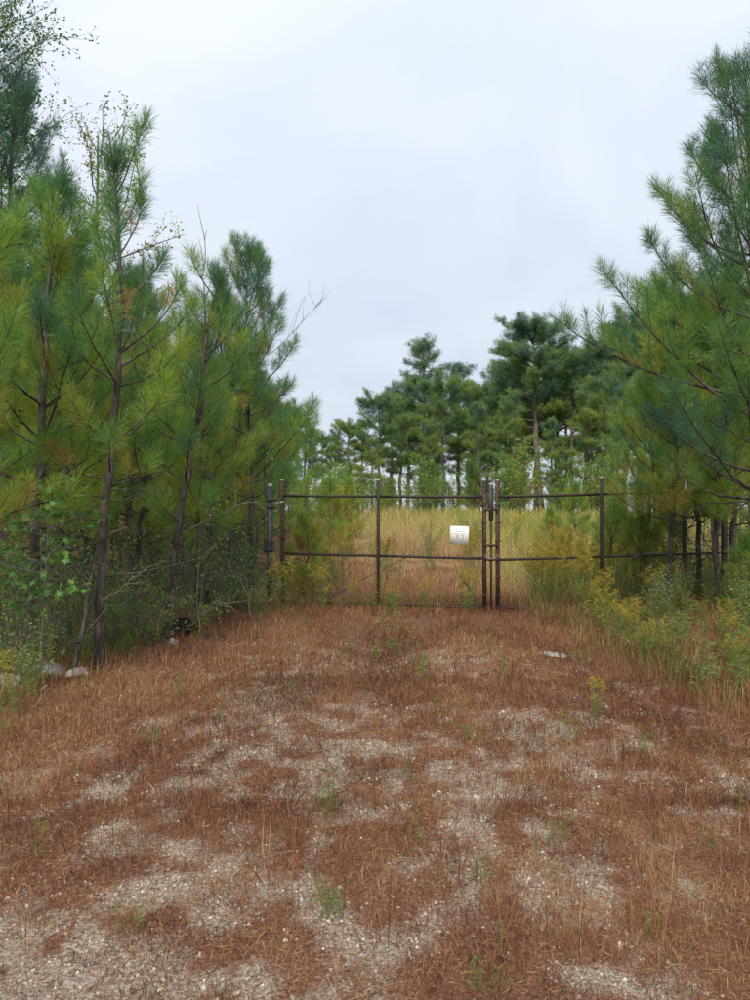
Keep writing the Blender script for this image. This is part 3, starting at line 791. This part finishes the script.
its = [(u, far(u, Y, qs[k_], s_, r2.random() * 6.28, LF if Y < 80 else 'pine half hidden behind the row of pines closing the field', GF if Y < 80 else 'pines behind the back row'), Y) for u, Y, k_, s_ in fl]
row = [(u, o) for u, o, Y in its if Y < 80]
by_place([p for p in row if p[0] < 424], 'mature pine across the field, %s to the left of the spire-topped pine', True)
by_place([p for p in row if 424 < p[0] < 541], 'mature pine across the field, %s to the right of the spire-topped pine')
by_place([p for p in row if p[0] > 541], 'mature pine across the field, %s to the right of the round-crowned pine')

GU = 'low pines under the mature pines'; LU = 'low bushy pine growing under the mature pines across the field'
for k_ in range(56):
    u = 300 + 340 * ((k_ * 7 % 56) + r2.random()) / 56; Y = 58 + 10 * r2.random() if k_ < 30 else 74 + 24 * r2.random()
    xx = X(u, Y); place('pine_tree', (p_low, p_low2)[k_ % 2], (xx, Y, g(xx, Y)), r2.random() * 6.28, (0.8 + 0.5 * r2.random()) * (0.75 if u < 400 else 1), LU, 'pine tree', GU)
for k_ in range(14):
    u = -40 + 330 * (k_ + r2.random()) / 14; Y = 42 + 30 * r2.random()
    far(u, Y, (q_c, q_b)[k_ % 2], 0.6 + 0.25 * r2.random(), r2.random() * 6.28, 'mature pine far back behind the left wood', 'pines far behind the left wood')
# ------------------------------------------------------------------ shrubs
sh_a = broadleaf(401, 1.9, 0.022, 0.25, 1.7, 9, 6, 0.055, 0.45, stems=4)
sh_b = broadleaf(402, 1.3, 0.016, 0.15, 1.5, 8, 6, 0.05, 0.3, stems=5)
sh_c = broadleaf(403, 2.6, 0.03, 0.5, 2.0, 10, 7, 0.06, 0.38, stems=3)
sh_f = broadleaf(404, 3.0, 0.03, 0.25, 3.2, 10, 9, 0.13, 0.46, stems=4)
def shrub(u, Y, parts, sc, label, group=None):
    xx = X(u, Y); return place('shrub', parts, (xx, Y, g(xx, Y)), r2.random() * 6.28, sc, label, 'shrub', group)
shrub(236, 12.4, sh_c, .95, 'olive-leaved shrub against the left side of the blue-grey gate post')
shrub(196, 10.2, sh_a, .95, 'small-leaved olive shrub beside the leaning pine trunk')
shrub(20, 7.0, sh_b, .75, 'yellowing low shrub over the pale rock at the left edge')
GS = 'shrubs under the pines on the left'; LS = 'leafy shrub in the shade under the pines on the left'
its = []
for u, Y, k_, s_ in ((92, 8.4, 1, .7), (135, 9.2, 0, .7), (152, 8.9, 1, .6), (118, 8.8, 1, .55), (58, 8.0, 0, .7), (222, 10.9, 1, .8), (250, 11.8, 1, .8), (30, 9.0, 2, .75), (172, 11.4, 2, .8), (5, 8.2, 0, .8), (60, 10.5, 1, 1.0), (125, 11.5, 0, .9), (150, 13.5, 2, .9), (215, 14.5, 0, 1.1), (95, 14, 2, 1.0), (10, 11, 0, 1.1), (180, 18, 2, 1.1), (245, 17, 2, .9), (60, 18, 2, 1.2), (130, 20, 2, 1.3), (255, 22, 2, 1.2), (205, 23, 2, 1.3), (85, 24, 2, 1.5), (20, 22, 2, 1.5), (160, 26, 2, 1.5), (235, 29, 2, 1.4)):
    its.append((u, shrub(u, Y, (sh_a, sh_b, sh_c)[k_], s_, LS, GS)))
by_place(its, 'leafy shrub in the shade under the left pines, %s from the left edge', False)
GS2 = 'shrubs along the foot of the far pines'; LS2 = 'bright shrub at the foot of the pines across the field'
its = []
for u, Y, s_ in ((318, 30, .9), (345, 44, 1.2), (378, 52, 1.1), (424, 52, 1.5), (452, 60, 1.3), (514, 52, 1.9), (562, 50, 1.1), (590, 54, 1.3), (335, 56, 1.5), (498, 60, 1.2), (357, 62, 1.6), (606, 52, 1.6)):
    its.append((u, shrub(u, Y, sh_f, s_ * 0.75, LS2, GS2)))
by_place(its, 'bright shrub across the field, %s from the left along the far pines', False)
GS3 = 'shrubs in the right thicket'; LS3 = 'shrub among the stems right of the gate'
its = []
for u, Y, k_, s_ in ((745, 12.2, 0, .8), (760, 16, 2, 1.1), (705, 26, 2, 1.0), (742, 24, 2, 1.3)):
    its.append((u, shrub(u, Y, (sh_a, sh_b, sh_c)[k_], s_, LS3, GS3)))
by_place(its, 'shrub among the stems right of the gate, %s from the right edge', True)

# ------------------------------------------------------------------ sapling pines by the gate and in the field
p_sap = young_pine(121, 2.0, 0.022, 0.25, 0.75, (0, 0), dens=1.3, hue0=0.56, dead=0, k=110, nl=0.2, whorl=0.3, yellow=0.04)
place('pine_sapling', p_sap, (X(304, 13.1), 13.1, 0), 0.3, 0.78, 'bright green pine sapling behind the left end of the gate', 'pine sapling')
place('pine_sapling', p_sap, (X(614, 13.3), 13.3, 0), 2.3, 0.9, 'green pine sapling behind the upright of the right gate leaf', 'pine sapling')
for u, Y, s_, lab in ((640, 12.7, .8, 'pine sapling behind the rail between upright and yellow-green pine'), (668, 13.6, .9, 'pine sapling behind the gate among the thin stems'), (745, 10.5, .6, 'light green pine sapling by the right edge of the picture'), (328, 24, 1.25, 'young field pine seen just over the left half of the gate'), (550, 24, .8, 'low field pine behind the right leaf beside the latch'), (575, 30, 1.2, 'field pine standing in yellow grass behind the right leaf'), (348, 32, 1.3, 'field pine in the yellow grass left of the gate upright')):
    place('pine_sapling', p_sap, (X(u, Y), Y, g(X(u, Y), Y)), r2.random() * 6, s_, lab, 'pine sapling')

# ------------------------------------------------------------------ sweetgum sapling with single leaves
def star_leaf():
    pts = []
    for q in range(11):
        a = math.radians(-140 + 280 * q / 10)
        rr = (1.0, 0.42)[q % 2] * (1.0 if q in (4, 6) else 0.88) if q % 2 == 0 else 0.42
        pts.append((rr * math.sin(a), rr * math.cos(a) + 0.25, -0.12 * rr * rr))
    V = np.array([(0, 0, 0.02)] + pts)
    T = [[0, q, q + 1] for q in range(1, 11)]
    return mesh_np('sweetgum_leaf', V, np.array(T), M_gum, {'hue': np.full(len(V), 0.4)})
leafm = star_leaf()
def sweetgum(x, y, H, n, label, seed):
    r = np.random.default_rng(seed)
    e = empty('sweetgum_sapling', (x, y, g(x, y)))
    mb = MB()
    T = curve((0, 0, -.1), (0.1, -0.05, 1), H, 8, 0, 0.04, r); mb.tube(T, np.linspace(0.018, 0.004, 9), 6)
    Bs = []
    for b in range(11):
        p0, _ = along(T, 0.5 + 0.48 * b / 11)
        a = b * 2.4 + r.normal() * .3
        B = curve(p0, (math.cos(a), math.sin(a), 0.3), 0.35 + 0.45 * r.random(), 5, 0.0, 0.1, r); mb.tube(B, np.linspace(0.007, 0.002, 6), 4, False); Bs.append(B)
    link('trunk', mb.mesh('sweetgum_trunk', M_barkb), e)
    for q in range(n):
        B = Bs[q % len(Bs)]; p, d = along(B, 0.25 + 0.75 * r.random())
        o = link('leaf', leafm, e, tuple(p + r.normal(size=3) * [.07, .07, .05]))
        o.rotation_euler = (r.normal() * 0.55 - 0.5, r.normal() * 0.5, r.random() * 6.28); s = 0.036 + 0.026 * r.random(); o.scale = (s, s, s)
    return tag(e, label, 'sapling')
sweetgum(X(38, 6.9), 6.9, 1.8, 230, 'sweetgum sapling with star-shaped green leaves at the left edge', 1)
sweetgum(X(-10, 7.2), 7.2, 1.75, 120, 'second sweetgum sapling, cut by the left edge of the picture', 2)

# ------------------------------------------------------------------ rocks, log, dead wood
import bmesh
def rock(x, y, s, label, seed, z=0.0, m_=None, name='rock', cat='rock'):
    bm = bmesh.new(); bmesh.ops.create_icosphere(bm, subdivisions=3, radius=1.0)
    r = np.random.default_rng(seed); off = r.random(3) * 50
    pl = [(r.normal(size=3), 0.55 + 0.3 * r.random()) for _ in range(9)]
    for v in bm.verts:
        c = np.array(v.co)
        for nrm, d in pl:
            nn = nrm / np.linalg.norm(nrm); k_ = c @ nn
            if k_ > d: c = c - nn * (k_ - d) * 0.85
        f = 1 + 0.12 * (fbm(np.array([c[0] * 3 + off[0]]), np.array([c[1] * 3 + c[2] * 2 + off[1]]), 3)[0] - 0.5)
        v.co = Vector(c * f * np.array(s))
    me = bpy.data.meshes.new(name); bm.to_mesh(me); bm.free(); me.materials.append(m_ or M_rock)
    o = link(name, me, None, (x, y, g(x, y) + s[2] * 0.35 + z)); o.rotation_euler = (0, 0, r.random() * 6)
    return tag(o, label, cat)
rock(X(45, 7.3), 7.3, (0.24, 0.16, 0.10), 'pale grey rock under the yellowing leaves at the left edge', 1)
rock(X(8, 7.0), 7.0, (0.16, 0.12, 0.08), 'small pale rock left of the larger one at the left edge', 2)
rock(X(80, 7.3), 7.3, (0.15, 0.11, 0.06), 'flat grey rock at the foot of the forked grey stem', 4)
rock(X(174, 9.1), 9.1, (0.07, 0.06, 0.06), 'small whitish stone in front of the black stump', 5)
rock(X(553, 8.3), 8.3, (0.19, 0.13, 0.022), 'flat pale stone lying in the brown grass right of centre', 6)
rock(X(182, 9.75), 9.75, (0.19, 0.2, 0.16), 'black charred stump beside the leaning pine trunk', 7, 0.02, M_char, 'charred_stump', 'stump')

def dead_branch(P, r0, label, m_=None, twigs=5, seed=0, name='dead_branch', cat='dead branch', par=None):
    r = np.random.default_rng(seed); mb = MB()
    P = np.array(P, float); q = np.linspace(0, 1, len(P)); qq = np.linspace(0, 1, 12)
    C = np.stack([np.interp(qq, q, P[:, k]) for k in range(3)], -1) + r.normal(size=(12, 3)) * 0.012
    mb.tube(C, np.linspace(r0, r0 * 0.3, 12), 6)
    L = np.linalg.norm(P[-1] - P[0])
    for k_ in range(twigs):
        p, d = along(C, 0.25 + 0.7 * r.random())
        B = curve(p, d + r.normal(size=3) * 0.55, L * (0.15 + 0.25 * r.random()), 5, 0.05, 0.12, r)
        mb.tube(B, np.linspace(r0 * 0.45, r0 * 0.15, 6), 4, False)
    return tag(link(name, mb.mesh(name, m_ or M_dead)), label, cat)
A = lambda u, v, Y: np.array(at(u, v, Y))
dead_branch([A(172, 540, 9.4), A(215, 516, 9.3), A(240, 505, 9.3), A(262, 500, 9.4)], 0.009, 'pale bare branch sticking out right of the leaning pine', seed=1)
dead_branch([A(95, 605, 7.6), A(120, 590, 7.4), A(150, 566, 7.4)], 0.010, 'thin bare branch slanting up across the slender pine trunk', seed=2)
dead_branch([A(181, 634, 9.6), A(205, 612, 9.0), A(222, 596, 8.9)], 0.012, 'curved bare branch above the black stump', seed=3)
dead_branch([(X(72, 7.3), 7.3, -0.1), A(80, 640, 7.3), A(92, 575, 7.35), A(100, 535, 7.4)], 0.03, 'grey dead stem leaning beside the slender pine trunk', m_=M_bark, seed=4)
dead_branch([(X(200, 9.0), 9.0, -0.1), A(199, 620, 9.0), A(198, 560, 9.0), A(202, 540, 9.1)], 0.009, 'thin straight brown dead stem right of the black stump', m_=M_stem, twigs=2, seed=5)
dead_branch([A(230, 380, 12.6), A(280, 345, 12.2), A(305, 318, 12.1), A(322, 300, 12.1)], 0.007, 'bare grey limb sticking out into the sky above the gate post', seed=6, twigs=9)
dead_branch([A(205, 330, 10.2), A(203, 280, 10.2), A(206, 228, 10.2)], 0.014, 'dead bare treetop poking up left of the blue-green pine', seed=7, twigs=7)
dead_branch([(X(33, 6.2), 6.2, -0.05), A(40, 705, 6.15), A(46, 686, 6.1)], 0.010, 'pale broken stalk leaning in the grass at the lower left', m_=M_straw, twigs=2, seed=8)
dead_branch([(X(369, 9.3), 9.3, -0.05), A(372, 650, 9.25), A(375, 636, 9.2)], 0.011, 'short dark stick standing in the drive before the gate', m_=M_bark, twigs=0, seed=9)
dead_branch([A(330, 598, 12.9), A(360, 580, 13.0), A(410, 556, 13.1), A(430, 540, 13.2)], 0.012, 'long thin dead branch slanting behind the left gate leaf', m_=M_bark, twigs=4, seed=10)
dead_branch([A(460, 575, 12.6), A(470, 590, 12.5), A(478, 604, 12.4)], 0.016, 'dark broken stem slanting behind the gate under the sign', m_=M_bark, twigs=1, seed=11)
dead_branch([(X(252, 10.5), 10.5, -0.05), A(248, 590, 10.5), A(222, 560, 10.6), A(200, 545, 10.8)], 0.008, 'fine bare twig arching in front of the olive shrub', seed=12)

# ------------------------------------------------------------------ weeds
def weed_parts(seed, H, kind):
    r = np.random.default_rng(seed); mb = MB(); LV = []; FL = []; HL = []; HF = []
    nst = {'gold': 7, 'aster': 8, 'green': 3, 'spike': 1}[kind]
    for s in range(nst):
        a = r.random() * 6.28; sp = (0.12 + 0.25 * r.random()) * (kind != 'spike')
        h = H * (0.65 + 0.45 * r.random())
        C = curve((0.08 * r.normal() * (nst > 1), 0.08 * r.normal() * (nst > 1), -0.03), (math.cos(a) * sp, math.sin(a) * sp, 1), h, 8, 0.0, 0.05, r)
        mb.tube(C, np.linspace(0.004, 0.0018, 9), 4, False)
        nl = int(h * 75)
        for q in range(nl):
            p, d = along(C, 0.08 + 0.85 * q / nl)
            b = r.random() * 6.28
            LV.append((p, np.array([math.cos(b), math.sin(b), 0.55 + 0.3 * r.normal()]), (0.05 + 0.06 * r.random()) * (1.2 if kind in ('green', 'spike') else 1)))
            HL.append(0.35 + 0.2 * r.normal())
        if kind == 'gold':
            for q in range(9):
                p, d = along(C, 0.70 + 0.3 * q / 9)
                b = r.random() * 6.28
                B = curve(p, (math.cos(b), math.sin(b), 0.6), 0.05 + 0.11 * (1 - q / 9) * r.random() + 0.03, 4, -0.5, 0.05, r)
                mb.tube(B, np.full(5, 0.0012), 3, False)
                for w in range(26):
                    pp, _ = along(B, r.random() * 0.99); FL.append(pp + r.normal(size=3) * 0.008); HF.append(r.random())
        if kind == 'aster':
            for q in range(11):
                p, d = along(C, 0.5 + 0.5 * q / 11)
                b = r.random() * 6.28
                B = curve(p, (math.cos(b), math.sin(b), 0.9), 0.12 + 0.12 * r.random(), 4, 0.1, 0.1, r)
                mb.tube(B, np.full(5, 0.0013), 3, False)
                for w in range(3):
                    pp, _ = along(B, 0.5 + 0.49 * r.random()); FL.append(pp + r.normal(size=3) * 0.015); HF.append(r.random())
                for w in range(4):
                    pp, dd = along(B, r.random() * 0.9); LV.append((pp, dd + r.normal(size=3) * 0.5, 0.03)); HL.append(0.55 + 0.2 * r.normal())
    P = np.array([l[0] for l in LV]); D = np.array([l[1] for l in LV]); L = np.array([l[2] for l in LV])
    V, F = blades(P, D, L, 0.008 if kind != 'green' else 0.009, 0.25, r)
    parts = [('stem', mb.mesh('weed_stem', M_stem)), ('foliage', mesh_np('weed_foliage', V, F, M_weed, {'hue': np.repeat(np.clip(HL, 0, 1), 4)}))]
    if FL:
        P = np.array(FL); D = r.normal(size=P.shape)
        V, F = leaf_quads(P, D, 0.017 if kind == 'gold' else 0.02, r)
        parts.append(('flowers', tagm(mesh_np('weed_flowers', V, F, M_gold if kind == 'gold' else M_white, {'hue': np.repeat(HF, 4)}))))
    return parts
def tagm(me): return me
W_gold = [weed_parts(500 + k, 0.95 + 0.15 * k, 'gold') for k in range(3)]
W_ast = [weed_parts(510 + k, 0.8 + 0.15 * k, 'aster') for k in range(3)]
W_grn = [weed_parts(520 + k, 0.45 + 0.1 * k, 'green') for k in range(3)]
W_spk = [weed_parts(530 + k, 0.5, 'spike') for k in range(2)]
def weed(u, Y, parts, sc, label, cat, name, group=None, x=None):
    xx = X(u, Y) if x is None else x
    place(name, parts, (xx, Y, g(xx, Y)), r2.random() * 6.28, sc, label, cat, group)
def dist(v): return 1.6 * FPX / (v - HOR)
# singled-out weeds
weed(284, 11.6, W_gold[1], .95, 'goldenrod clump at the foot of the left gate post', 'goldenrod', 'goldenrod_plant')
weed(262, 11.2, W_ast[0], .8, 'white-flowered weed left of the gate post goldenrod', 'wild aster', 'aster_plant')
weed(410, 9.9, W_grn[2], 1.2, 'yellow-green weed standing in the drive before the gate', 'weed', 'green_weed')
weed(400, 8.2, W_grn[0], .75, 'small green weed in the drive below the taller one', 'weed', 'green_weed')
weed(475, 5.25, W_grn[0], .45, 'tiny green weed right of centre in the drive', 'weed', 'green_weed')
weed(483, 3.3, W_grn[0], .36, 'short upright green weed in the stony lower foreground', 'weed', 'green_weed')
weed(417, 3.55, W_spk[1], .5, 'thin tall weed left of the short one in the foreground', 'weed', 'green_weed')
weed(480, 2.52, W_grn[1], .25, 'green weed at the bottom edge of the picture', 'weed', 'green_weed')
weed(573, 5.2, W_grn[1], .5, 'dull green weed in the brown grass right of the tiny one', 'weed', 'green_weed')
weed(497, 7.3, W_grn[2], .42, 'olive weed in the drive below the gate latch', 'weed', 'green_weed')
weed(148, 5.2, W_grn[0], .42, 'yellow-green tuft in the tan grass at the left of the drive', 'weed', 'green_weed')
weed(594, 5.9, W_gold[0], .35, 'small yellow goldenrod low in the red grass at right', 'goldenrod', 'goldenrod_plant')
weed(650, 7.9, W_gold[0], .5, 'lone yellow goldenrod in front of the right-hand weeds', 'goldenrod', 'goldenrod_plant')
weed(340, 7.0, W_spk[0], .62, 'brown-stemmed thin weed in the middle of the drive', 'weed', 'green_weed')
weed(218, 9.6, W_grn[2], 1.0, 'fresh green weed clump right of the black stump', 'weed', 'green_weed')
weed(8, 5.4, W_grn[1], .55, 'bright green weed at the lower left edge', 'weed', 'green_weed')
weed(16, 5.9, W_gold[2], .45, 'small-flowered yellow weed at the left edge below the rocks', 'goldenrod', 'goldenrod_plant')
weed(740, 4.0, W_spk[0], .35, 'small green weed at the right edge of the foreground', 'weed', 'green_weed')
GW = 'goldenrods on the right by the gate'; LW = 'yellow goldenrod in the weeds at the right leaf of the gate'
for k_ in range(76):
    Y = 10.6 + 8 * r2.random(); Y = Y if k_ % 3 == 0 else max(Y, 12.3 + 4 * r2.random()); u = 508 + 165 * r2.random() + (25 if Y < 12 else 0)
    if abs(u - 500) < 25: u += 40
    weed(u, Y, W_gold[k_ % 3], 0.7 + 0.4 * r2.random(), LW, 'goldenrod', 'goldenrod_plant', GW)
for k_ in range(16):
    Y = 7.0 + 4.2 * r2.random(); weed(0, Y, W_gold[k_ % 3], 0.3 + 0.3 * r2.random(), 'short yellow goldenrod on the right verge before the gate', 'goldenrod', 'goldenrod_plant', 'short goldenrods of the right verge', x=float(right_edge(np.array([Y]))[0]) + 0.1 + 1.9 * r2.random())
for k_ in range(44):
    Y = 14 + 22 * r2.random(); u = 320 + 310 * r2.random()
    weed(u, Y, (W_gold + W_grn + W_ast)[k_ % 9], 0.7 + 0.7 * r2.random(), 'weed clump in the open field beyond the gate', 'weed', 'field_weed', 'weeds in the field beyond the gate')
GA = 'asters on the right'; LA = 'pale feathery wild aster in the weeds right of the gate'
for k_ in range(22):
    Y = 8.6 + 5.0 * r2.random(); u = 612 + 150 * r2.random()
    if Y < 10: u = max(u, 670)
    weed(u, Y, W_ast[k_ % 3], 0.5 + 0.4 * r2.random(), LA, 'wild aster', 'aster_plant', GA)
GG = 'green weeds of the right verge'; LG = 'green weed on the right verge of the drive'
for k_ in range(64):
    Y = 6.2 + 5.5 * r2.random(); xx = float(right_edge(np.array([Y]))[0]) + 0.2 + 1.8 * r2.random() ** 1.3
    weed(0, Y, W_grn[k_ % 3], 0.5 + 0.6 * r2.random(), LG, 'weed', 'green_weed', GG, x=xx)
GH = 'weeds of the left verge'; LH = 'green weed on the left verge under the pines'
for k_ in range(46):
    Y = 5.4 + 7.0 * r2.random(); xx = float(left_edge(np.array([Y]))[0]) + 0.35 - 1.3 * r2.random()
    weed(0, Y, (W_grn + W_ast[:1])[k_ % 4], 0.4 + 0.5 * r2.random(), LH, 'weed', 'green_weed', GH, x=xx)
GB = 'weeds along the foot of the gate'; LB = 'low weed along the foot of the left gate leaf'
for k_ in range(22):
    u = 292 + 200 * k_ / 22; Y = 11.6 + 1.2 * r2.random()
    weed(u, Y, (W_grn + [W_gold[0]])[k_ % 4], 0.45 + 0.4 * r2.random(), LB, 'weed', 'green_weed', GB)

GT = 'green tufts scattered over the drive'; LT = 'small green tuft growing in the dry grass of the drive'
for k_ in range(52):
    Y = 2.6 + 8 * r2.random(); xx = (r2.random() * 2 - 1) * min(2.6, 0.48 * Y)
    weed(0, Y, (W_grn + W_spk)[k_ % 5], 0.2 + 0.28 * r2.random(), LT, 'weed', 'green_tuft', GT, x=xx)
# ------------------------------------------------------------------ grass and gravel (stuff)
def scatter(n, y0, y1, pad=0.4, pw=1.0):
    """points over the ground seen by the camera and a margin around"""
    y = y0 + (y1 - y0) * rng.random(n) ** pw
    x = (rng.random(n) * 2 - 1) * (0.56 * y + pad)
    return x, y
Vs, Fs, Hs, nv = [], [], [], 0
def add_blades(x, y, L, W, lean, hue, droop):
    global nv
    n = len(x)
    P = np.stack([x, y, gz(x, y) - 0.005], -1)
    a = rng.random(n) * 6.283; l = lean * np.abs(rng.normal(size=n))
    D = np.stack([np.cos(a) * l, np.sin(a) * l, np.ones(n)], -1)
    V, F = blades(P, D, L, W, droop)
    Vs.append(V); Fs.append(F + nv); Hs.append(np.repeat(np.clip(hue, 0, 1), 4)); nv += len(V)
def hue_field(x, y):
    """patchy colour: red-brown drive, tan left verge, olive patches"""
    n = fbm(x * 0.9 + 8, y * 0.7, 41, 3); n2_ = fbm(x * 3.1, y * 2.4, 47, 3)
    h = 0.36 + 0.55 * (n - 0.5) + 0.6 * (n2_ - 0.5) + 0.19 * rng.normal(size=len(x))
    h = h + 0.16 * sstep(1.2, -0.2, x - left_edge(y)) + 0.10 * sstep(8, 11, y) * sstep(1.5, -1, x)
    return h
# tufty drive grass in clumps; density falls where it is bare
for (nn_, y0, y1, L0, W0) in ((120000, 1.9, 4.2, 0.05, 0.0024), (120000, 4.0, 7.2, 0.072, 0.0038), (120000, 7.0, 13.5, 0.10, 0.006)):
    x, y = scatter(nn_, y0, y1, 0.5, 0.8)
    b = bare(x, y); cl = fbm(x * 5, y * 5, 61, 3); c2 = fbm(x * 1.3, y * 1.1, 71, 3)
    inside = (x > left_edge(y) - 0.6)
    keepm = inside & (rng.random(nn_) < np.clip((1 - 0.6 * b) * (0.38 + 1.5 * sstep(0.35, 0.68, 0.6 * cl + 0.4 * c2)), 0, 1))
    x, y = x[keepm], y[keepm]; cl = cl[keepm]; c2 = c2[keepm]
    verge = sstep(-0.3, 1.2, x - right_edge(y)) + sstep(0.5, -0.4, x - left_edge(y))
    L = L0 * (0.3 + 1.6 * rng.random(len(x)) ** 2.2) * (0.65 + 0.9 * cl) * (1 + 1.2 * verge)
    h = hue_field(x, y)
    grn = rng.random(len(x)) < (0.03 + 0.16 * sstep(1.5, 0.0, x - left_edge(y)) + 0.10 * verge * (rng.random(len(x)) < .6) + 0.1 * sstep(0.62, 0.75, c2))
    h = np.where(grn, 0.9 + 0.1 * rng.random(len(x)), np.minimum(h, 0.87))
    add_blades(x, y, L, W0 * (0.6 + 0.8 * rng.random(len(x))), 0.65, h, 0.25)
# flat thatch and pine straw lying on the ground
x, y = scatter(60000, 1.9, 9.0, 0.5, 0.9)
kp = rng.random(len(x)) < (1 - 0.45 * bare(x, y)); x, y = x[kp], y[kp]
n = len(x); a = rng.random(n) * 6.28
P = np.stack([x, y, gz(x, y) + 0.004 + 0.01 * rng.random(n)], -1); D = np.stack([np.cos(a), np.sin(a), 0.12 * rng.normal(size=n)], -1)
V, F = blades(P, D, 0.02 + 0.06 * rng.random(n), 0.0016 + 0.0005 * y, 0.02)
Vs.append(V); Fs.append(F + nv); Hs.append(np.repeat(np.clip(0.45 + 0.3 * rng.normal(size=n), 0, 0.87), 4)); nv += len(V)
# taller seed stalks, in loose groups
x, y = scatter(9000, 2.6, 12.5, 0.4, 0.9)
kp = (fbm(x * 1.6, y * 1.6, 81, 3) > 0.5) & (x > left_edge(y) - .3); x, y = x[kp], y[kp]
add_blades(x, y, 0.16 + 0.2 * rng.random(len(x)), 0.003 + 0.00025 * y, 0.25, hue_field(x, y) - 0.05, 0.1)
# rank weeds on the right verge
x = 2.2 + 4.0 * rng.random(42000); y = 5.8 + 6.8 * rng.random(42000)
kp = (x > right_edge(y) - 0.3 + 0.5 * rng.random(len(x))) & (fbm(x * 1.7, y * 1.7, 91, 3) > 0.38); x, y = x[kp], y[kp]
hh = np.where(rng.random(len(x)) < 0.55, 0.9 + .08 * rng.random(len(x)), np.minimum(0.86, hue_field(x, y) + 0.03))
add_blades(x, y, 0.10 + 0.30 * rng.random(len(x)) ** 1.8, 0.0035 + 0.003 * rng.random(len(x)), 0.35, hh, 0.2)
tag(link('dry_grass', mesh_np('dry_grass', np.vstack(Vs), np.vstack(Fs), M_dry, {'hue': np.concatenate(Hs)})), 'low red-brown dry grass growing over the old drive', 'grass', kind='stuff')

# field grass beyond the gate
Vs, Fs, Hs, nv = [], [], [], 0
n = 110000
y = 12.4 + 46 * rng.random(n) ** 1.5
x = (rng.random(n) * 2 - 1) * (0.5 * y + 1) + 0.08 * y
c1 = fbm(x * 0.25, y * 0.18, 101, 3); c2 = fbm(x * 1.2, y * 0.9, 103, 3)
kp = (x > -2.1 - 0.02 * (y - 12) - 0.4 * c1) & (rng.random(n) < 0.25 + 1.1 * c2); x, y, c1, c2 = x[kp], y[kp], c1[kp], c2[kp]
n = len(x)
right = sstep(1.0, 3.6, x - 0.06 * (y - 12)); faryel = sstep(19, 30, y)
hue = 0.10 + 0.50 * np.maximum(faryel, right * 0.9) + 0.5 * (c1 - 0.5) + 0.5 * (c2 - .5) + 0.12 * rng.normal(size=n) + 0.12 * right
c3 = fbm(x * 0.55, y * 0.4, 107, 3)
strip = np.exp(-((y - 31 - 1.5 * np.sin(x * 0.5)) / 2.2) ** 2) * sstep(3, 0, x)
L = (0.10 + 0.34 * rng.random(n) ** 1.5) * (1 - 0.8 * strip) * (0.5 + 1.1 * np.maximum(faryel, right)) * (0.3 + 1.9 * sstep(0.3, 0.75, 0.5 * c2 + 0.5 * c3))
hue = hue + 0.7 * (c3 - 0.5); hue = hue * (1 - strip) + 0.56 * strip
add_blades(x, y, L, 0.005 + 0.0006 * y, 0.35, hue, 0.2)
tag(link('field_grass', mesh_np('field_grass', np.vstack(Vs), np.vstack(Fs), M_field, {'hue': np.concatenate(Hs)})), 'tan and yellow grass of the open field beyond the gate', 'grass', kind='stuff')

# wood-floor litter and undergrowth on the left: thin sprigs
Vs, Fs, Hs, nv = [], [], [], 0
n = 26000
y = 5.0 + 14 * rng.random(n); x = left_edge(np.minimum(y, 18)) + 0.3 - 7 * rng.random(n) ** 1.4
c1 = fbm(x * 1.5, y * 1.5, 111, 3); kp = c1 > 0.42; x, y = x[kp], y[kp]; n = len(x)
add_blades(x, y, 0.06 + 0.34 * rng.random(n) ** 2, 0.005 + 0.006 * rng.random(n), 0.7, np.clip(0.35 + 0.35 * rng.normal(size=n), 0, 1), 0.3)
tag(link('undergrowth', mesh_np('undergrowth', np.vstack(Vs), np.vstack(Fs), M_weed, {'hue': np.concatenate(Hs)})), 'sparse ground plants under the pines on the left', 'undergrowth', kind='stuff')

# gravel
n = 105000
x, y = scatter(n, 1.9, 10.0, 0.4, 0.9)
kp = rng.random(n) < np.clip(bare(x, y) * 1.5, 0, 1) * sstep(0.3, 0.55, fbm(x * 4, y * 4, 121, 3)) + 0.03 * (x > left_edge(y)) * (x < right_edge(y)); x, y = x[kp], y[kp]; n = len(x)
O = np.array([[1, 0, 0], [-1, 0, 0], [0, 1, 0], [0, -1, 0], [0, 0, 1], [0, 0, -1]], float)
OF = np.array([[0, 2, 4], [2, 1, 4], [1, 3, 4], [3, 0, 4], [2, 0, 5], [1, 2, 5], [3, 1, 5], [0, 3, 5]])
s = (0.0025 + 0.009 * rng.random(n) ** 3.5) * (1 + 0.05 * y)
S3 = s[:, None] * (0.65 + 0.7 * rng.random((n, 3))) * np.array([1, 1, 0.65])
V = O[None] * S3[:, None, :] + rng.normal(size=(n, 6, 3)) * s[:, None, None] * 0.22
a = rng.random(n) * 6.28; ca, sa = np.cos(a)[:, None], np.sin(a)[:, None]
V = np.stack([V[..., 0] * ca - V[..., 1] * sa, V[..., 0] * sa + V[..., 1] * ca, V[..., 2]], -1)
V = V + np.stack([x, y, gz(x, y) + s * 0.08], -1)[:, None, :]
F = (OF[None] + (np.arange(n) * 6)[:, None, None]).reshape(-1, 3)
tag(link('gravel', mesh_np('gravel', V.reshape(-1, 3), F, M_gravel, {'hue': np.repeat(rng.random(n), 6)})), 'pale crushed gravel showing through the dry grass', 'gravel', kind='stuff')
